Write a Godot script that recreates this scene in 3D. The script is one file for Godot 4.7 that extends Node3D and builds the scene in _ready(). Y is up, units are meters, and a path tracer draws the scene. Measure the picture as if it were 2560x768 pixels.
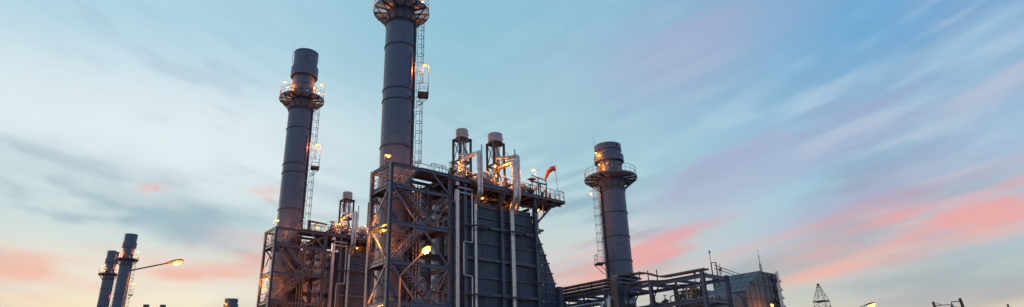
extends Node3D

# ---------------------------------------------------------------- camera, sky, sun
const EYE := Vector3(0, 1.7, 0)
const YAW := 49.0
const PITCH := 21.0
const ROLL := -1.95
const SODIUM := Color(1.0, 0.5, 0.11)

var cirrus := FastNoiseLite.new()
var wisp := FastNoiseLite.new()
var bank := FastNoiseLite.new()


func _ready() -> void:
	setup_view()
	build_all()


func setup_view() -> void:
	var yaw := deg_to_rad(YAW)
	var pitch := deg_to_rad(PITCH)
	var roll := deg_to_rad(ROLL)
	var f := Vector3(cos(yaw) * cos(pitch), sin(pitch), -sin(yaw) * cos(pitch))
	var r := f.cross(Vector3.UP).normalized()
	var u := r.cross(f)
	var rr := r * cos(roll) + u * sin(roll)
	var uu := -r * sin(roll) + u * cos(roll)
	var cam := Camera3D.new()
	cam.name = "camera"
	cam.fov = rad_to_deg(2.0 * atan(384.0 / 1550.0))
	cam.near = 0.1
	cam.far = 4000.0
	add_child(cam)
	cam.transform = Transform3D(Basis(rr, uu, -f), EYE)
	cam.current = true
	var env := Environment.new()
	env.background_mode = Environment.BG_SKY
	env.tonemap_mode = Environment.TONE_MAPPER_LINEAR
	env.tonemap_exposure = 1.0
	env.sdfgi_enabled = true
	env.ssao_enabled = true
	env.ssil_enabled = true
	var pano := PanoramaSkyMaterial.new()
	pano.panorama = ImageTexture.create_from_image(dusk_sky())
	var sky := Sky.new()
	sky.sky_material = pano
	env.sky = sky
	env.background_energy_multiplier = 1.0
	var we := WorldEnvironment.new()
	we.name = "world_environment"
	we.environment = env
	add_child(we)
	# the afterglow low on the left, beyond the street lamp
	var sun := DirectionalLight3D.new()
	sun.name = "afterglow_sun"
	sun.light_energy = 0.15
	sun.light_color = Color(1.0, 0.80, 0.66)
	sun.light_angular_distance = 14.0
	sun.shadow_enabled = true
	add_child(sun)
	var a := deg_to_rad(YAW + 62.0)
	var toward := Vector3(cos(a), tan(deg_to_rad(9.0)), -sin(a)).normalized()
	sun.look_at_from_position(Vector3(0, 50, 0), Vector3(0, 50, 0) - toward, Vector3.UP)


func pick(stops: Array, t: float) -> Vector3:
	for i in range(1, stops.size()):
		if t <= stops[i][0]:
			var k: float = clampf((t - stops[i - 1][0]) / (stops[i][0] - stops[i - 1][0]), 0.0, 1.0)
			k = k * k * (3.0 - 2.0 * k)
			var a: Vector3 = stops[i - 1][1]
			return a.lerp(stops[i][1], k)
	return stops[stops.size() - 1][1]


func c8(r: float, g: float, b: float) -> Vector3:
	var c := Color(r / 255.0, g / 255.0, b / 255.0).srgb_to_linear()
	return Vector3(c.r, c.g, c.b)


var left_stops: Array
var mid_stops: Array
var right_stops: Array


func soft(a: float, b: float, x: float) -> float:
	return smoothstep(a, b, x)


func hump(x: float, c: float, w: float) -> float:
	var d := (x - c) / w
	return exp(-d * d)


# air and cirrus for a direction, az and el in degrees, az to the right of the view
func sky_colour(az: float, el: float) -> Vector3:
	var l := soft(-2.0, -34.0, az) * soft(-170.0, -70.0, az)
	var r := soft(2.0, 40.0, az)
	var e := maxf(el, 0.0)
	var c := pick(mid_stops, e).lerp(pick(left_stops, e), l).lerp(pick(right_stops, e), r)
	# streak coordinates: the cirrus fans out to the right and, flatter, to the left
	var qr := e / (clampf(az, -25.0, 90.0) + 34.0) * 50.0
	var ql := e / (clampf(-az, -60.0, 90.0) + 75.0) * 100.0 - 0.05 * az
	var qs := e / (clampf(az, -30.0, 90.0) + 80.0) * 100.0
	var s := az
	var k := soft(-16.0, 8.0, az)
	var nr := cirrus.get_noise_2d(qs * 5.0, s * 1.4)
	var nl := cirrus.get_noise_2d(ql * 3.6 + 300.0, s * 1.7)
	var n := lerpf(nl, nr, k)
	var fr := wisp.get_noise_2d(qs * 11.0, s * 3.0)
	var fl := wisp.get_noise_2d(ql * 9.0 + 90.0, s * 4.0)
	var fine := lerpf(fl, fr, k)
	var b := bank.get_noise_2d(s * 1.3 + 40.0, e * 1.8)
	var calm := lerpf(1.0, 0.55, soft(15.0, 27.0, e))
	# grey-blue shaded cirrus and pale lit cirrus
	var low := soft(28.0, 12.0, e)
	var shade := clampf(soft(0.0, 0.6, n + 0.4 * b + 0.12 * fine), 0.0, 1.0)
	var lit := clampf(soft(0.0, 0.65, -n + 0.3 * b + 0.3 * fine), 0.0, 1.0)
	var shade_col := pick([[0.0, c8(186, 178, 176)], [9.0, c8(160, 172, 180)], [14.0, c8(138, 170, 188)], [24.0, c8(146, 176, 204)], [34.0, c8(146, 184, 212)]], e)
	c = c.lerp(shade_col, shade * (0.3 + 0.42 * low) * calm)
	var lit_col := pick([[0.0, c8(238, 224, 198)], [10.0, c8(214, 216, 208)], [20.0, c8(200, 220, 228)], [36.0, c8(180, 210, 228)]], e)
	c = c.lerp(lit_col, lit * 0.5 * calm)
	# the dusky bank low on the left and the pale one above it
	var ban := hump(e, 15.6 + 0.07 * (az + 40.0) * -1.0 + 2.2 * n, 2.6) * soft(-8.0, -26.0, az) * soft(-120.0, -60.0, az)
	c = c.lerp(c8(146, 180, 188), 0.45 * ban * clampf(0.4 + 1.4 * n + 1.1 * fine, 0.0, 1.2))
	# fibres combed along the streaks, in patches
	var comb := lerpf(wisp.get_noise_2d(ql * 17.0 + 500.0, s * 3.4), wisp.get_noise_2d(qs * 20.0 + 700.0, s * 2.2), k)
	var patch := soft(-0.25, 0.45, bank.get_noise_2d(s * 1.9 + 200.0, e * 3.0 + 100.0)) * soft(34.0, 20.0, e) * (1.0 - 0.6 * hump(az, 2.0, 13.0) * soft(14.0, 22.0, e))
	c = c.lerp(shade_col * 0.94, clampf(comb * 1.5, 0.0, 0.55) * patch)
	c = c.lerp(lit_col * 1.03, clampf(-comb * 1.5, 0.0, 0.5) * patch)
	c = c.lerp(c8(230, 240, 242), 0.75 * hump(e, 20.5 + 2.0 * n, 5.0) * hump(az, -30.0, 17.0))
	c *= 1.0 + 0.045 * fine * calm
	return c + pink(az, e, qr, ql, n, fine, c)


# rose cirrus still caught by the sun
func pink(az: float, e: float, qr: float, ql: float, n: float, fine: float, c: Vector3) -> Vector3:
	var comb := lerpf(wisp.get_noise_2d(ql * 20.0 + 60.0, az * 3.0), wisp.get_noise_2d(qr * 30.0 + 160.0, az * 1.9), soft(-16.0, 8.0, az))
	var grain := clampf(0.86 + 0.45 * fine + 0.15 * n + 1.0 * comb, 0.12, 1.3)
	var w := 0.0
	# wash and streak that run behind the short stack
	var q1 := qr - 12.4 + 1.4 * n
	w += 0.8 * exp(-q1 * q1 / (0.9 * 0.9)) * soft(3.0, 11.0, az) * soft(24.0, 13.0, az)
	var q0 := qr - 11.6 + 1.6 * n
	w += 0.6 * exp(-q0 * q0 / (2.8 * 2.8)) * soft(-4.0, 3.0, az) * soft(18.0, 9.0, az)
	# broad band out to the right
	var m1 := qr - 8.3 + 0.9 * n
	w += 0.95 * exp(-m1 * m1 / (1.15 * 1.15)) * soft(18.0, 34.0, az)
	var m2 := qr - 6.9 + 0.6 * n
	w += 0.6 * exp(-m2 * m2 / (0.6 * 0.6)) * soft(17.0, 26.0, az)
	w += 0.32 * hump(qr, 9.6 + 0.8 * n, 0.9) * soft(10.0, 19.0, az) * soft(46.0, 26.0, az)
	w += 0.13 * hump(qr, 13.6 + 1.2 * n, 0.8) * soft(28.0, 40.0, az) * soft(60.0, 48.0, az)
	# low band behind the far stacks
	var torn := clampf(0.75 + 1.3 * bank.get_noise_2d(az * 3.0, e * 9.0), 0.15, 1.1)
	w += 0.9 * hump(e, 9.4 + 2.2 * n, 1.6) * soft(-25.0, -35.0, az) * torn
	w += 0.62 * torn * hump(e, 10.0 + 0.12 * (az + 25.0) + 2.0 * n, 1.3) * soft(-32.0, -27.0, az) * soft(-14.0, -20.0, az)
	w += 0.4 * hump(e, 12.6 + 1.5 * n, 0.7) * soft(-30.0, -22.0, az) * soft(-10.0, -18.0, az)
	w = w * grain
	# small torn wisps between the far stacks and the tall one
	fine = clampf(fine, -1.0, 1.0)
	var tear := clampf(0.35 + 2.4 * wisp.get_noise_2d(az * 22.0, e * 60.0 + az * 20.0), 0.0, 1.0)
	w += 0.8 * hump(e, 16.4 + 0.14 * (az + 31.0), 0.38) * hump(az, -31.5, 1.0) * (0.4 + 0.6 * tear)
	w += 0.9 * hump(e, 17.05 + 0.12 * (az + 23.0), 0.36) * hump(az, -22.4, 1.5) * (0.3 + 0.7 * tear)
	w += 0.7 * hump(e, 16.4 - 0.1 * (az + 23.0), 0.26) * hump(az, -21.8, 1.2) * tear
	w = clampf(w, 0.0, 0.88)
	var col := pick([[0.0, c8(248, 206, 166)], [7.0, c8(240, 190, 172)], [11.0, c8(236, 168, 164)], [14.0, c8(224, 164, 176)], [16.0, c8(240, 182, 170)], [19.0, c8(232, 180, 176)], [24.0, c8(190, 164, 198)]], e)
	col = col.lerp(c8(244, 196, 172), 0.6 * soft(-12.0, -30.0, az) * soft(14.0, 11.0, e))
	# lilac veil higher up
	var qs := e / (clampf(az, -30.0, 90.0) + 80.0) * 100.0
	var veil := 0.0
	veil += 0.5 * hump(qr, 16.0 + 2.0 * n, 2.2) * soft(8.0, 18.0, az) * soft(60.0, 40.0, az)
	veil += 0.6 * hump(e, 29.0 + 3.0 * n, 6.0) * hump(az, 17.0, 12.0)
	veil += 0.4 * hump(qs, 16.0 + 3.0 * n, 1.8) * soft(8.0, 22.0, az)
	veil += 0.5 * hump(qr, 10.6 + n, 1.3) * soft(14.0, 28.0, az)
	veil = clampf(veil * (0.8 + 0.9 * n), 0.0, 0.6)
	var v := c8(174, 174, 206)
	return (v - c) * veil * (1.0 - w) + (col - c) * w


func dusk_sky() -> Image:
	left_stops = [[0.0, c8(254, 222, 168)], [6.0, c8(252, 234, 198)], [9.0, c8(238, 233, 216)], [14.0, c8(202, 221, 222)], [20.0, c8(216, 232, 237)], [30.0, c8(178, 212, 228)], [45.0, c8(140, 190, 218)], [90.0, c8(100, 150, 196)]]
	mid_stops = [[0.0, c8(240, 222, 186)], [7.0, c8(226, 224, 206)], [11.0, c8(200, 214, 212)], [20.0, c8(170, 207, 217)], [34.0, c8(144, 194, 214)], [50.0, c8(122, 178, 214)], [90.0, c8(96, 146, 196)]]
	right_stops = [[0.0, c8(222, 200, 172)], [4.5, c8(206, 194, 178)], [7.0, c8(178, 192, 194)], [11.0, c8(166, 198, 212)], [16.0, c8(152, 202, 224)], [25.0, c8(102, 168, 212)], [45.0, c8(90, 150, 202)], [90.0, c8(84, 136, 190)]]
	cirrus.seed = 11
	cirrus.noise_type = FastNoiseLite.TYPE_SIMPLEX_SMOOTH
	cirrus.frequency = 0.022
	cirrus.fractal_octaves = 4
	cirrus.domain_warp_enabled = true
	cirrus.domain_warp_amplitude = 18.0
	cirrus.domain_warp_frequency = 0.012
	wisp.seed = 5
	wisp.noise_type = FastNoiseLite.TYPE_SIMPLEX_SMOOTH
	wisp.frequency = 0.03
	wisp.fractal_octaves = 4
	bank.seed = 23
	bank.noise_type = FastNoiseLite.TYPE_SIMPLEX_SMOOTH
	bank.frequency = 0.025
	bank.fractal_octaves = 3
	var coarse := sky_part(512, 256, 0, 512, 0, 140)
	coarse.resize(2048, 1024, Image.INTERPOLATE_CUBIC)
	# the same sky again at full resolution round the view
	for span in [[0, 560], [1950, 2048]]:
		var fine := sky_part(2048, 1024, span[0], span[1], 270, 514)
		coarse.blit_rect(fine, Rect2i(0, 0, fine.get_width(), fine.get_height()), Vector2i(span[0], 270))
	return coarse


func sky_part(w: int, h: int, x0: int, x1: int, y0: int, y1: int) -> Image:
	var ground := c8(150, 146, 140)
	var full := y0 == 0
	var img := Image.create(x1 - x0, h if full else y1 - y0, false, Image.FORMAT_RGBF)
	if full:
		img.fill(Color(ground.x * 0.3, ground.y * 0.3, ground.z * 0.3))
	for y in range(y0, y1):
		var el := 90.0 - (y + 0.5) / h * 180.0
		for x in range(x0, x1):
			var az := (x + 0.5) / w * 360.0 - (90.0 - YAW)
			if az > 180.0:
				az -= 360.0
			var c := sky_colour(az, el)
			img.set_pixel(x - x0, y - y0, Color(maxf(c.x, 0.0), maxf(c.y, 0.0), maxf(c.z, 0.0)))
	return img


# ---------------------------------------------------------------- helpers
var M := {}
var taken := {}
var box_mesh: BoxMesh
var ibeam_mesh: ArrayMesh
var channel_mesh: ArrayMesh
var rod_mesh: CylinderMesh
var off := Vector3.ZERO          # where the unit that is being built stands


func numbered(called: String) -> String:
	var n: int = taken.get(called, 0)
	taken[called] = n + 1
	return called if n == 0 else "%s_%03d" % [called, n]


func thing(called: String, label: String, category: String, at: Vector3 = Vector3.ZERO, group: String = "") -> Node3D:
	var o := Node3D.new()
	o.name = numbered(called)
	add_child(o)
	o.position = at
	o.set_meta("label", label)
	o.set_meta("category", category)
	if group != "":
		o.set_meta("group", group)
	return o


func part(parent: Node, called: String, mesh: Mesh, m: Material, t: Transform3D = Transform3D.IDENTITY) -> MeshInstance3D:
	var o := MeshInstance3D.new()
	o.name = called
	o.mesh = mesh
	o.material_override = m
	o.transform = t
	parent.add_child(o, true)
	return o


func noise_tex(seed_: int, freq: float, lo: Color, hi: Color, octaves: int = 4) -> NoiseTexture2D:
	var n := FastNoiseLite.new()
	n.seed = seed_
	n.frequency = freq
	n.fractal_octaves = octaves
	var g := Gradient.new()
	g.set_color(0, lo)
	g.set_color(1, hi)
	g.set_offset(0, 0.25)
	g.set_offset(1, 0.75)
	var t := NoiseTexture2D.new()
	t.width = 256
	t.height = 256
	t.seamless = true
	t.noise = n
	t.color_ramp = g
	return t


# painted or galvanised metal: base colour in linear light, blotches of wear
func paint(r: float, g: float, b: float, rough: float, metal: float, seed_: int, scale: float = 0.35, vary: float = 0.25) -> StandardMaterial3D:
	var m := StandardMaterial3D.new()
	var hi := Color(r * (1.0 + vary), g * (1.0 + vary), b * (1.0 + vary)).linear_to_srgb()
	var lo := Color(r * (1.0 - vary), g * (1.0 - vary), b * (1.0 - vary)).linear_to_srgb()
	m.albedo_texture = noise_tex(seed_, 0.02, lo, hi, 5)
	m.roughness = rough
	m.metallic = metal
	m.roughness_texture = noise_tex(seed_ + 50, 0.03, Color(0.82, 0.82, 0.82), Color(1, 1, 1), 3)
	m.uv1_triplanar = true
	m.uv1_world_triplanar = true
	m.uv1_scale = Vector3(scale, scale, scale)
	return m


func plain(r: float, g: float, b: float, rough: float, metal: float = 0.0) -> StandardMaterial3D:
	var m := StandardMaterial3D.new()
	m.albedo_color = Color(r, g, b).linear_to_srgb()
	m.roughness = rough
	m.metallic = metal
	return m


func materials() -> void:
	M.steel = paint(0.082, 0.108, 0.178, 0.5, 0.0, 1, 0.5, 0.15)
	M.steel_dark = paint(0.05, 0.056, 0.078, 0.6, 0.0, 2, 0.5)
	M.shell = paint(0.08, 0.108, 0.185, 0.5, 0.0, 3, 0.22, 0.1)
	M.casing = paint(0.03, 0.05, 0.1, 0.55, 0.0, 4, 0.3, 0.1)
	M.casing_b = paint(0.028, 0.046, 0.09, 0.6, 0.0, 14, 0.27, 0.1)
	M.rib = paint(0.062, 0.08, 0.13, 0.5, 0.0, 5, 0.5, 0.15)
	M.galv = paint(0.27, 0.27, 0.29, 0.5, 0.35, 6, 0.9)
	M.grating = paint(0.16, 0.16, 0.17, 0.65, 0.3, 7, 1.2)
	M.clad = paint(0.44, 0.46, 0.51, 0.36, 0.85, 8, 0.35, 0.06)
	M.clad_band = paint(0.30, 0.30, 0.32, 0.4, 0.8, 9, 0.6)
	M.quilt = paint(0.66, 0.66, 0.70, 0.4, 0.6, 10, 0.5, 0.12)
	M.drum = paint(0.30, 0.29, 0.315, 0.42, 0.3, 11, 0.4, 0.12)
	M.rust = paint(0.13, 0.085, 0.07, 0.75, 0.1, 12, 0.8, 0.35)
	M.filter = paint(0.15, 0.16, 0.16, 0.8, 0.0, 13, 0.3, 0.12)
	M.tray = paint(0.17, 0.15, 0.15, 0.6, 0.35, 15, 0.5, 0.12)
	M.gravel = paint(0.12, 0.115, 0.105, 0.95, 0.0, 16, 0.12, 0.4)
	M.concrete = paint(0.30, 0.29, 0.27, 0.9, 0.0, 17, 0.3, 0.2)
	M.yellow = paint(0.55, 0.36, 0.02, 0.5, 0.0, 18, 0.6, 0.15)
	M.sock = plain(0.62, 0.10, 0.03, 0.85)
	M.sock.backlight_enabled = true
	M.sock.backlight = Color(0.35, 0.08, 0.02)
	M.red = plain(0.45, 0.03, 0.03, 0.5)
	M.white = plain(0.62, 0.62, 0.63, 0.5)
	M.black = plain(0.03, 0.03, 0.035, 0.6)
	M.pole = paint(0.13, 0.13, 0.14, 0.45, 0.4, 19, 0.9)
	M.wood = paint(0.10, 0.085, 0.075, 0.9, 0.0, 20, 0.8, 0.3)
	M.mast_red = plain(0.30, 0.07, 0.05, 0.7)
	var g := StandardMaterial3D.new()
	g.albedo_color = Color(0.9, 0.8, 0.6)
	g.emission_enabled = true
	g.emission = Color(1.0, 0.58, 0.2)
	g.emission_energy_multiplier = 7.0
	M.bulb = g


func shared_meshes() -> void:
	box_mesh = BoxMesh.new()
	box_mesh.size = Vector3.ONE
	rod_mesh = CylinderMesh.new()
	rod_mesh.top_radius = 0.5
	rod_mesh.bottom_radius = 0.5
	rod_mesh.height = 1.0
	rod_mesh.radial_segments = 10
	rod_mesh.rings = 1
	# unit wide-flange section: flanges above and below, web between, length along z
	var st := SurfaceTool.new()
	st.begin(Mesh.PRIMITIVE_TRIANGLES)
	add_box(st, Vector3(0, 0.45, 0), Vector3(1, 0.1, 1))
	add_box(st, Vector3(0, -0.45, 0), Vector3(1, 0.1, 1))
	add_box(st, Vector3(0, 0, 0), Vector3(0.09, 0.8, 1))
	st.generate_normals()
	ibeam_mesh = st.commit()
	st = SurfaceTool.new()
	st.begin(Mesh.PRIMITIVE_TRIANGLES)
	add_box(st, Vector3(0, 0.45, 0), Vector3(1, 0.1, 1))
	add_box(st, Vector3(0, -0.45, 0), Vector3(1, 0.1, 1))
	add_box(st, Vector3(0.44, 0, 0), Vector3(0.12, 0.8, 1))
	st.generate_normals()
	channel_mesh = st.commit()


func tri(st: SurfaceTool, a: Vector3, b: Vector3, c: Vector3) -> void:
	st.add_vertex(a)
	st.add_vertex(b)
	st.add_vertex(c)


func quad(st: SurfaceTool, a: Vector3, b: Vector3, c: Vector3, d: Vector3) -> void:
	tri(st, a, b, c)
	tri(st, a, c, d)


func new_st(smooth: bool = false) -> SurfaceTool:
	var st := SurfaceTool.new()
	st.begin(Mesh.PRIMITIVE_TRIANGLES)
	st.set_smooth_group(0 if smooth else -1)
	return st


func add_box(st: SurfaceTool, c: Vector3, s: Vector3, b: Basis = Basis.IDENTITY) -> void:
	st.set_smooth_group(-1)
	var p: Array[Vector3] = []
	for i in 8:
		var v := Vector3(s.x * (0.5 if i & 1 else -0.5), s.y * (0.5 if i & 2 else -0.5), s.z * (0.5 if i & 4 else -0.5))
		p.append(c + b * v)
	quad(st, p[0], p[2], p[3], p[1])
	quad(st, p[4], p[5], p[7], p[6])
	quad(st, p[0], p[4], p[6], p[2])
	quad(st, p[1], p[3], p[7], p[5])
	quad(st, p[2], p[6], p[7], p[3])
	quad(st, p[0], p[1], p[5], p[4])


func along(a: Vector3, b: Vector3, up: Vector3 = Vector3.UP) -> Basis:
	var z := (b - a).normalized()
	if absf(z.dot(up)) > 0.98:
		up = Vector3(1, 0, 0) if absf(z.x) < 0.9 else Vector3(0, 0, 1)
	var x := up.cross(z).normalized()
	return Basis(x, z.cross(x), z)


# a bar of rectangular section added to a joined mesh
func add_bar(st: SurfaceTool, a: Vector3, b: Vector3, w: float, h: float, up: Vector3 = Vector3.UP) -> void:
	add_box(st, (a + b) * 0.5, Vector3(w, h, a.distance_to(b)), along(a, b, up))


func add_rod(st: SurfaceTool, a: Vector3, b: Vector3, r: float, sides: int = 6) -> void:
	add_tube(st, [a, b], r, sides)


# a swept round tube through points, ends closed
func add_tube(st: SurfaceTool, pts: Array, r: float, sides: int = 10) -> void:
	st.set_smooth_group(0)
	var n := pts.size()
	var rings: Array = []
	var b := along(pts[0], pts[1])
	for i in n:
		var p: Vector3 = pts[i]
		var d: Vector3
		if i == 0:
			d = pts[1] - pts[0]
		elif i == n - 1:
			d = pts[n - 1] - pts[n - 2]
		else:
			d = (pts[i] - pts[i - 1]).normalized() + (pts[i + 1] - pts[i]).normalized()
		d = d.normalized()
		var x := (b.x - d * b.x.dot(d)).normalized()
		b = Basis(x, d.cross(x), d)
		var ring: Array[Vector3] = []
		for k in sides:
			var a := TAU * k / sides
			ring.append(p + (b.x * cos(a) + b.y * sin(a)) * r)
		rings.append(ring)
	for i in n - 1:
		for k in sides:
			var k2 := (k + 1) % sides
			quad(st, rings[i][k], rings[i + 1][k], rings[i + 1][k2], rings[i][k2])
	st.set_smooth_group(-1)
	for k in range(1, sides - 1):
		tri(st, rings[0][0], rings[0][k], rings[0][k + 1])
		tri(st, rings[n - 1][0], rings[n - 1][k + 1], rings[n - 1][k])


# polyline with rounded corners
func rounded(pts: Array, rad: float, steps: int = 6) -> Array:
	var out: Array = [pts[0]]
	for i in range(1, pts.size() - 1):
		var p: Vector3 = pts[i]
		var a: Vector3 = pts[i - 1]
		var c: Vector3 = pts[i + 1]
		var ra := minf(rad, minf(p.distance_to(a), p.distance_to(c)) * 0.48)
		var s := p + (a - p).normalized() * ra
		var e := p + (c - p).normalized() * ra
		for k in steps + 1:
			var t := float(k) / steps
			out.append(s.lerp(p, t).lerp(p.lerp(e, t), t))
	out.append(pts[pts.size() - 1])
	return out


# body of revolution about y through profile points (radius, height)
func add_lathe(st: SurfaceTool, c: Vector3, prof: Array, sides: int = 48, smooth: bool = true, b: Basis = Basis.IDENTITY) -> void:
	for i in prof.size() - 1:
		st.set_smooth_group((i + 1) if smooth else -1)
		var p: Vector2 = prof[i]
		var q: Vector2 = prof[i + 1]
		for k in sides:
			var a0 := TAU * k / sides
			var a1 := TAU * (k + 1) / sides
			var d0 := Vector3(cos(a0), 0, sin(a0))
			var d1 := Vector3(cos(a1), 0, sin(a1))
			var v0 := c + b * (d0 * p.x + Vector3(0, p.y, 0))
			var v1 := c + b * (d1 * p.x + Vector3(0, p.y, 0))
			var v2 := c + b * (d1 * q.x + Vector3(0, q.y, 0))
			var v3 := c + b * (d0 * q.x + Vector3(0, q.y, 0))
			if p.x < 0.0001:
				tri(st, v0, v2, v3)
			elif q.x < 0.0001:
				tri(st, v0, v1, v2)
			else:
				quad(st, v0, v1, v2, v3)


func done(st: SurfaceTool) -> ArrayMesh:
	st.generate_normals()
	return st.commit()


func lathe_part(parent: Node, called: String, c: Vector3, prof: Array, m: Material, sides: int = 48, b: Basis = Basis.IDENTITY) -> MeshInstance3D:
	var st := new_st()
	add_lathe(st, Vector3.ZERO, prof, sides)
	return part(parent, called, done(st), m, Transform3D(b, c))


# a beam of its own between two points: kind "i", "box", "rod" or "channel"
func beam(parent: Node, called: String, a: Vector3, b: Vector3, w: float, h: float, m: Material, kind: String = "box", up: Vector3 = Vector3.UP) -> MeshInstance3D:
	var l := a.distance_to(b)
	var bs := along(a, b, up)
	var mesh: Mesh = box_mesh
	if kind == "i":
		mesh = ibeam_mesh
	elif kind == "channel":
		mesh = channel_mesh
	if kind == "rod":
		bs = Basis(bs.x, bs.z, -bs.y)
		return part(parent, called, rod_mesh, m, Transform3D(Basis(bs.x * w, bs.y * l, bs.z * h), (a + b) * 0.5))
	return part(parent, called, mesh, m, Transform3D(Basis(bs.x * w, bs.y * h, bs.z * l), (a + b) * 0.5))


func box(parent: Node, called: String, c: Vector3, s: Vector3, m: Material) -> MeshInstance3D:
	return part(parent, called, box_mesh, m, Transform3D(Basis.from_scale(s), c))


# railing of posts, top rail and knee rail through points, as one mesh
func railing_mesh(pts: Array, h: float = 1.1, gap: float = 1.2, r: float = 0.03, closed: bool = false) -> ArrayMesh:
	var st := new_st()
	var n := pts.size()
	for i in (n if closed else n - 1):
		var a: Vector3 = pts[i]
		var b: Vector3 = pts[(i + 1) % n]
		var l := a.distance_to(b)
		var k := maxi(1, int(round(l / gap)))
		add_rod(st, a + Vector3.UP * h, b + Vector3.UP * h, r, 6)
		add_rod(st, a + Vector3.UP * h * 0.55, b + Vector3.UP * h * 0.55, r * 0.85, 5)
		for j in k + 1:
			if j == 0 and (i > 0 or closed):
				continue
			var p := a.lerp(b, float(j) / k)
			add_rod(st, p, p + Vector3.UP * h, r, 6)
	return done(st)


# railing panel with rounded ends, as the deck has them
func loop_rail(parent: Node, a: Vector3, b: Vector3, m: Material, h: float = 1.15) -> void:
	var st := new_st()
	var pts := rounded([a + Vector3.UP * 0.3, a + Vector3.UP * h, b + Vector3.UP * h, b + Vector3.UP * 0.3], 0.18, 5)
	add_tube(st, pts, 0.033, 6)
	add_rod(st, a + Vector3.UP * 0.58, b + Vector3.UP * 0.58, 0.022, 6)
	var l := a.distance_to(b)
	var k := maxi(1, int(round(l / 1.1)))
	for j in k:
		var p := a.lerp(b, (j + 0.5) / k)
		add_rod(st, p, p + Vector3.UP * h, 0.03, 6)
	add_rod(st, a, a + Vector3.UP * 0.4, 0.024, 6)
	add_rod(st, b, b + Vector3.UP * 0.4, 0.024, 6)
	part(parent, "railing", done(st), m)


# a lit lamp head: hood, glowing lens and the light that it sheds
func lamp_head(t: Node3D, p: Vector3, aim: Vector3, energy: float, size: float = 1.0) -> void:
	var d := aim.normalized()
	var side := d.cross(Vector3.UP).normalized()
	var b := Basis(side, Vector3.UP, -d) * size
	var st := new_st()
	add_lathe(st, Vector3.ZERO, [Vector2(0.0, 0.09), Vector2(0.07, 0.08), Vector2(0.13, 0.045), Vector2(0.155, -0.01), Vector2(0.15, -0.02)], 14)
	part(t, "hood", done(st), M.steel_dark, Transform3D(Basis(b.x * 0.85, b.y, b.z * 1.5), p))
	st = new_st()
	add_lathe(st, Vector3.ZERO, [Vector2(0.15, -0.022), Vector2(0.14, -0.08), Vector2(0.1, -0.15), Vector2(0.05, -0.185), Vector2(0.0, -0.195)], 14)
	part(t, "lens", done(st), M.bulb, Transform3D(Basis(b.x * 0.85, b.y, b.z * 1.5), p))
	var l := OmniLight3D.new()
	l.name = "light"
	l.light_color = SODIUM
	l.light_energy = energy * 1.7
	l.light_size = 0.1
	l.omni_range = 30.0
	l.omni_attenuation = 2.0
	l.shadow_enabled = true
	l.position = p + Vector3(0, -0.26 * size, 0)
	t.add_child(l, true)


# lamp on a bent post: base point, height, reach of the arm
func post_lamp(label: String, base: Vector3, h: float, arm: Vector3, energy: float, group: String, size: float = 1.0) -> Node3D:
	var t := thing("post_lamp", label, "lamp", base, group)
	var st := new_st()
	var tip := Vector3(0, h, 0) + arm
	add_tube(st, rounded([Vector3.ZERO, Vector3(0, h, 0), tip], 0.12, 4), 0.028, 6)
	part(t, "post", done(st), M.galv)
	lamp_head(t, tip + arm.normalized() * 0.12, arm, energy, size)
	return t


# ---------------------------------------------------------------- exhaust stacks
const GAL := 42.95
const RINGS := [5.0, 10.4, 15.1, 20.5, 25.95, 31.3, 32.6, 38.05]


func hoop_mesh(r: float, open_at: float) -> ArrayMesh:
	var st := new_st()
	var pts: Array = []
	for k in 17:
		var a := lerpf(-PI + open_at, PI - open_at, k / 16.0)
		pts.append(Vector3(cos(a) * r, 0, sin(a) * r))
	add_tube(st, pts, 0.03, 5)
	return done(st)


# caged ladder on a wall: foot, height, outward direction
func ladder(parent: Node, foot: Vector3, h: float, out: Vector3, m: Material, cage_from: float = 2.2, hoop_gap: float = 1.15) -> void:
	var side := Vector3.UP.cross(out).normalized()
	var b := Basis(out, Vector3.UP, out.cross(Vector3.UP).normalized())
	var st := new_st()
	for s: float in [-0.23, 0.23]:
		add_bar(st, foot + side * s, foot + side * s + Vector3.UP * h, 0.07, 0.03, out)
	for k in int(h / 0.3):
		var y := 0.15 + k * 0.3
		add_rod(st, foot + side * -0.23 + Vector3.UP * y, foot + side * 0.23 + Vector3.UP * y, 0.014, 4)
	for k in int(h / 2.4) + 1:
		var y := minf(0.3 + k * 2.4, h - 0.1)
		for s: float in [-0.23, 0.23]:
			add_bar(st, foot + side * s + Vector3.UP * y, foot + side * s + Vector3.UP * y - out * 0.28, 0.04, 0.04)
	var l := part(parent, "ladder", done(st), m)
	st = new_st()
	for a: float in [-1.35, -0.7, 0.0, 0.7, 1.35]:
		var p := foot + out * (0.33 + 0.37 * cos(a)) + side * 0.37 * sin(a)
		add_rod(st, p + Vector3.UP * cage_from, p + Vector3.UP * h, 0.018, 4)
	part(l, "cage_bars", done(st), m)
	var hm := hoop_mesh(0.37, 0.62)
	var n := int((h - cage_from) / hoop_gap)
	for k in n + 1:
		part(l, "cage_hoop", hm, m, Transform3D(b, foot + out * 0.33 + Vector3.UP * (cage_from + k * hoop_gap)))


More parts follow.
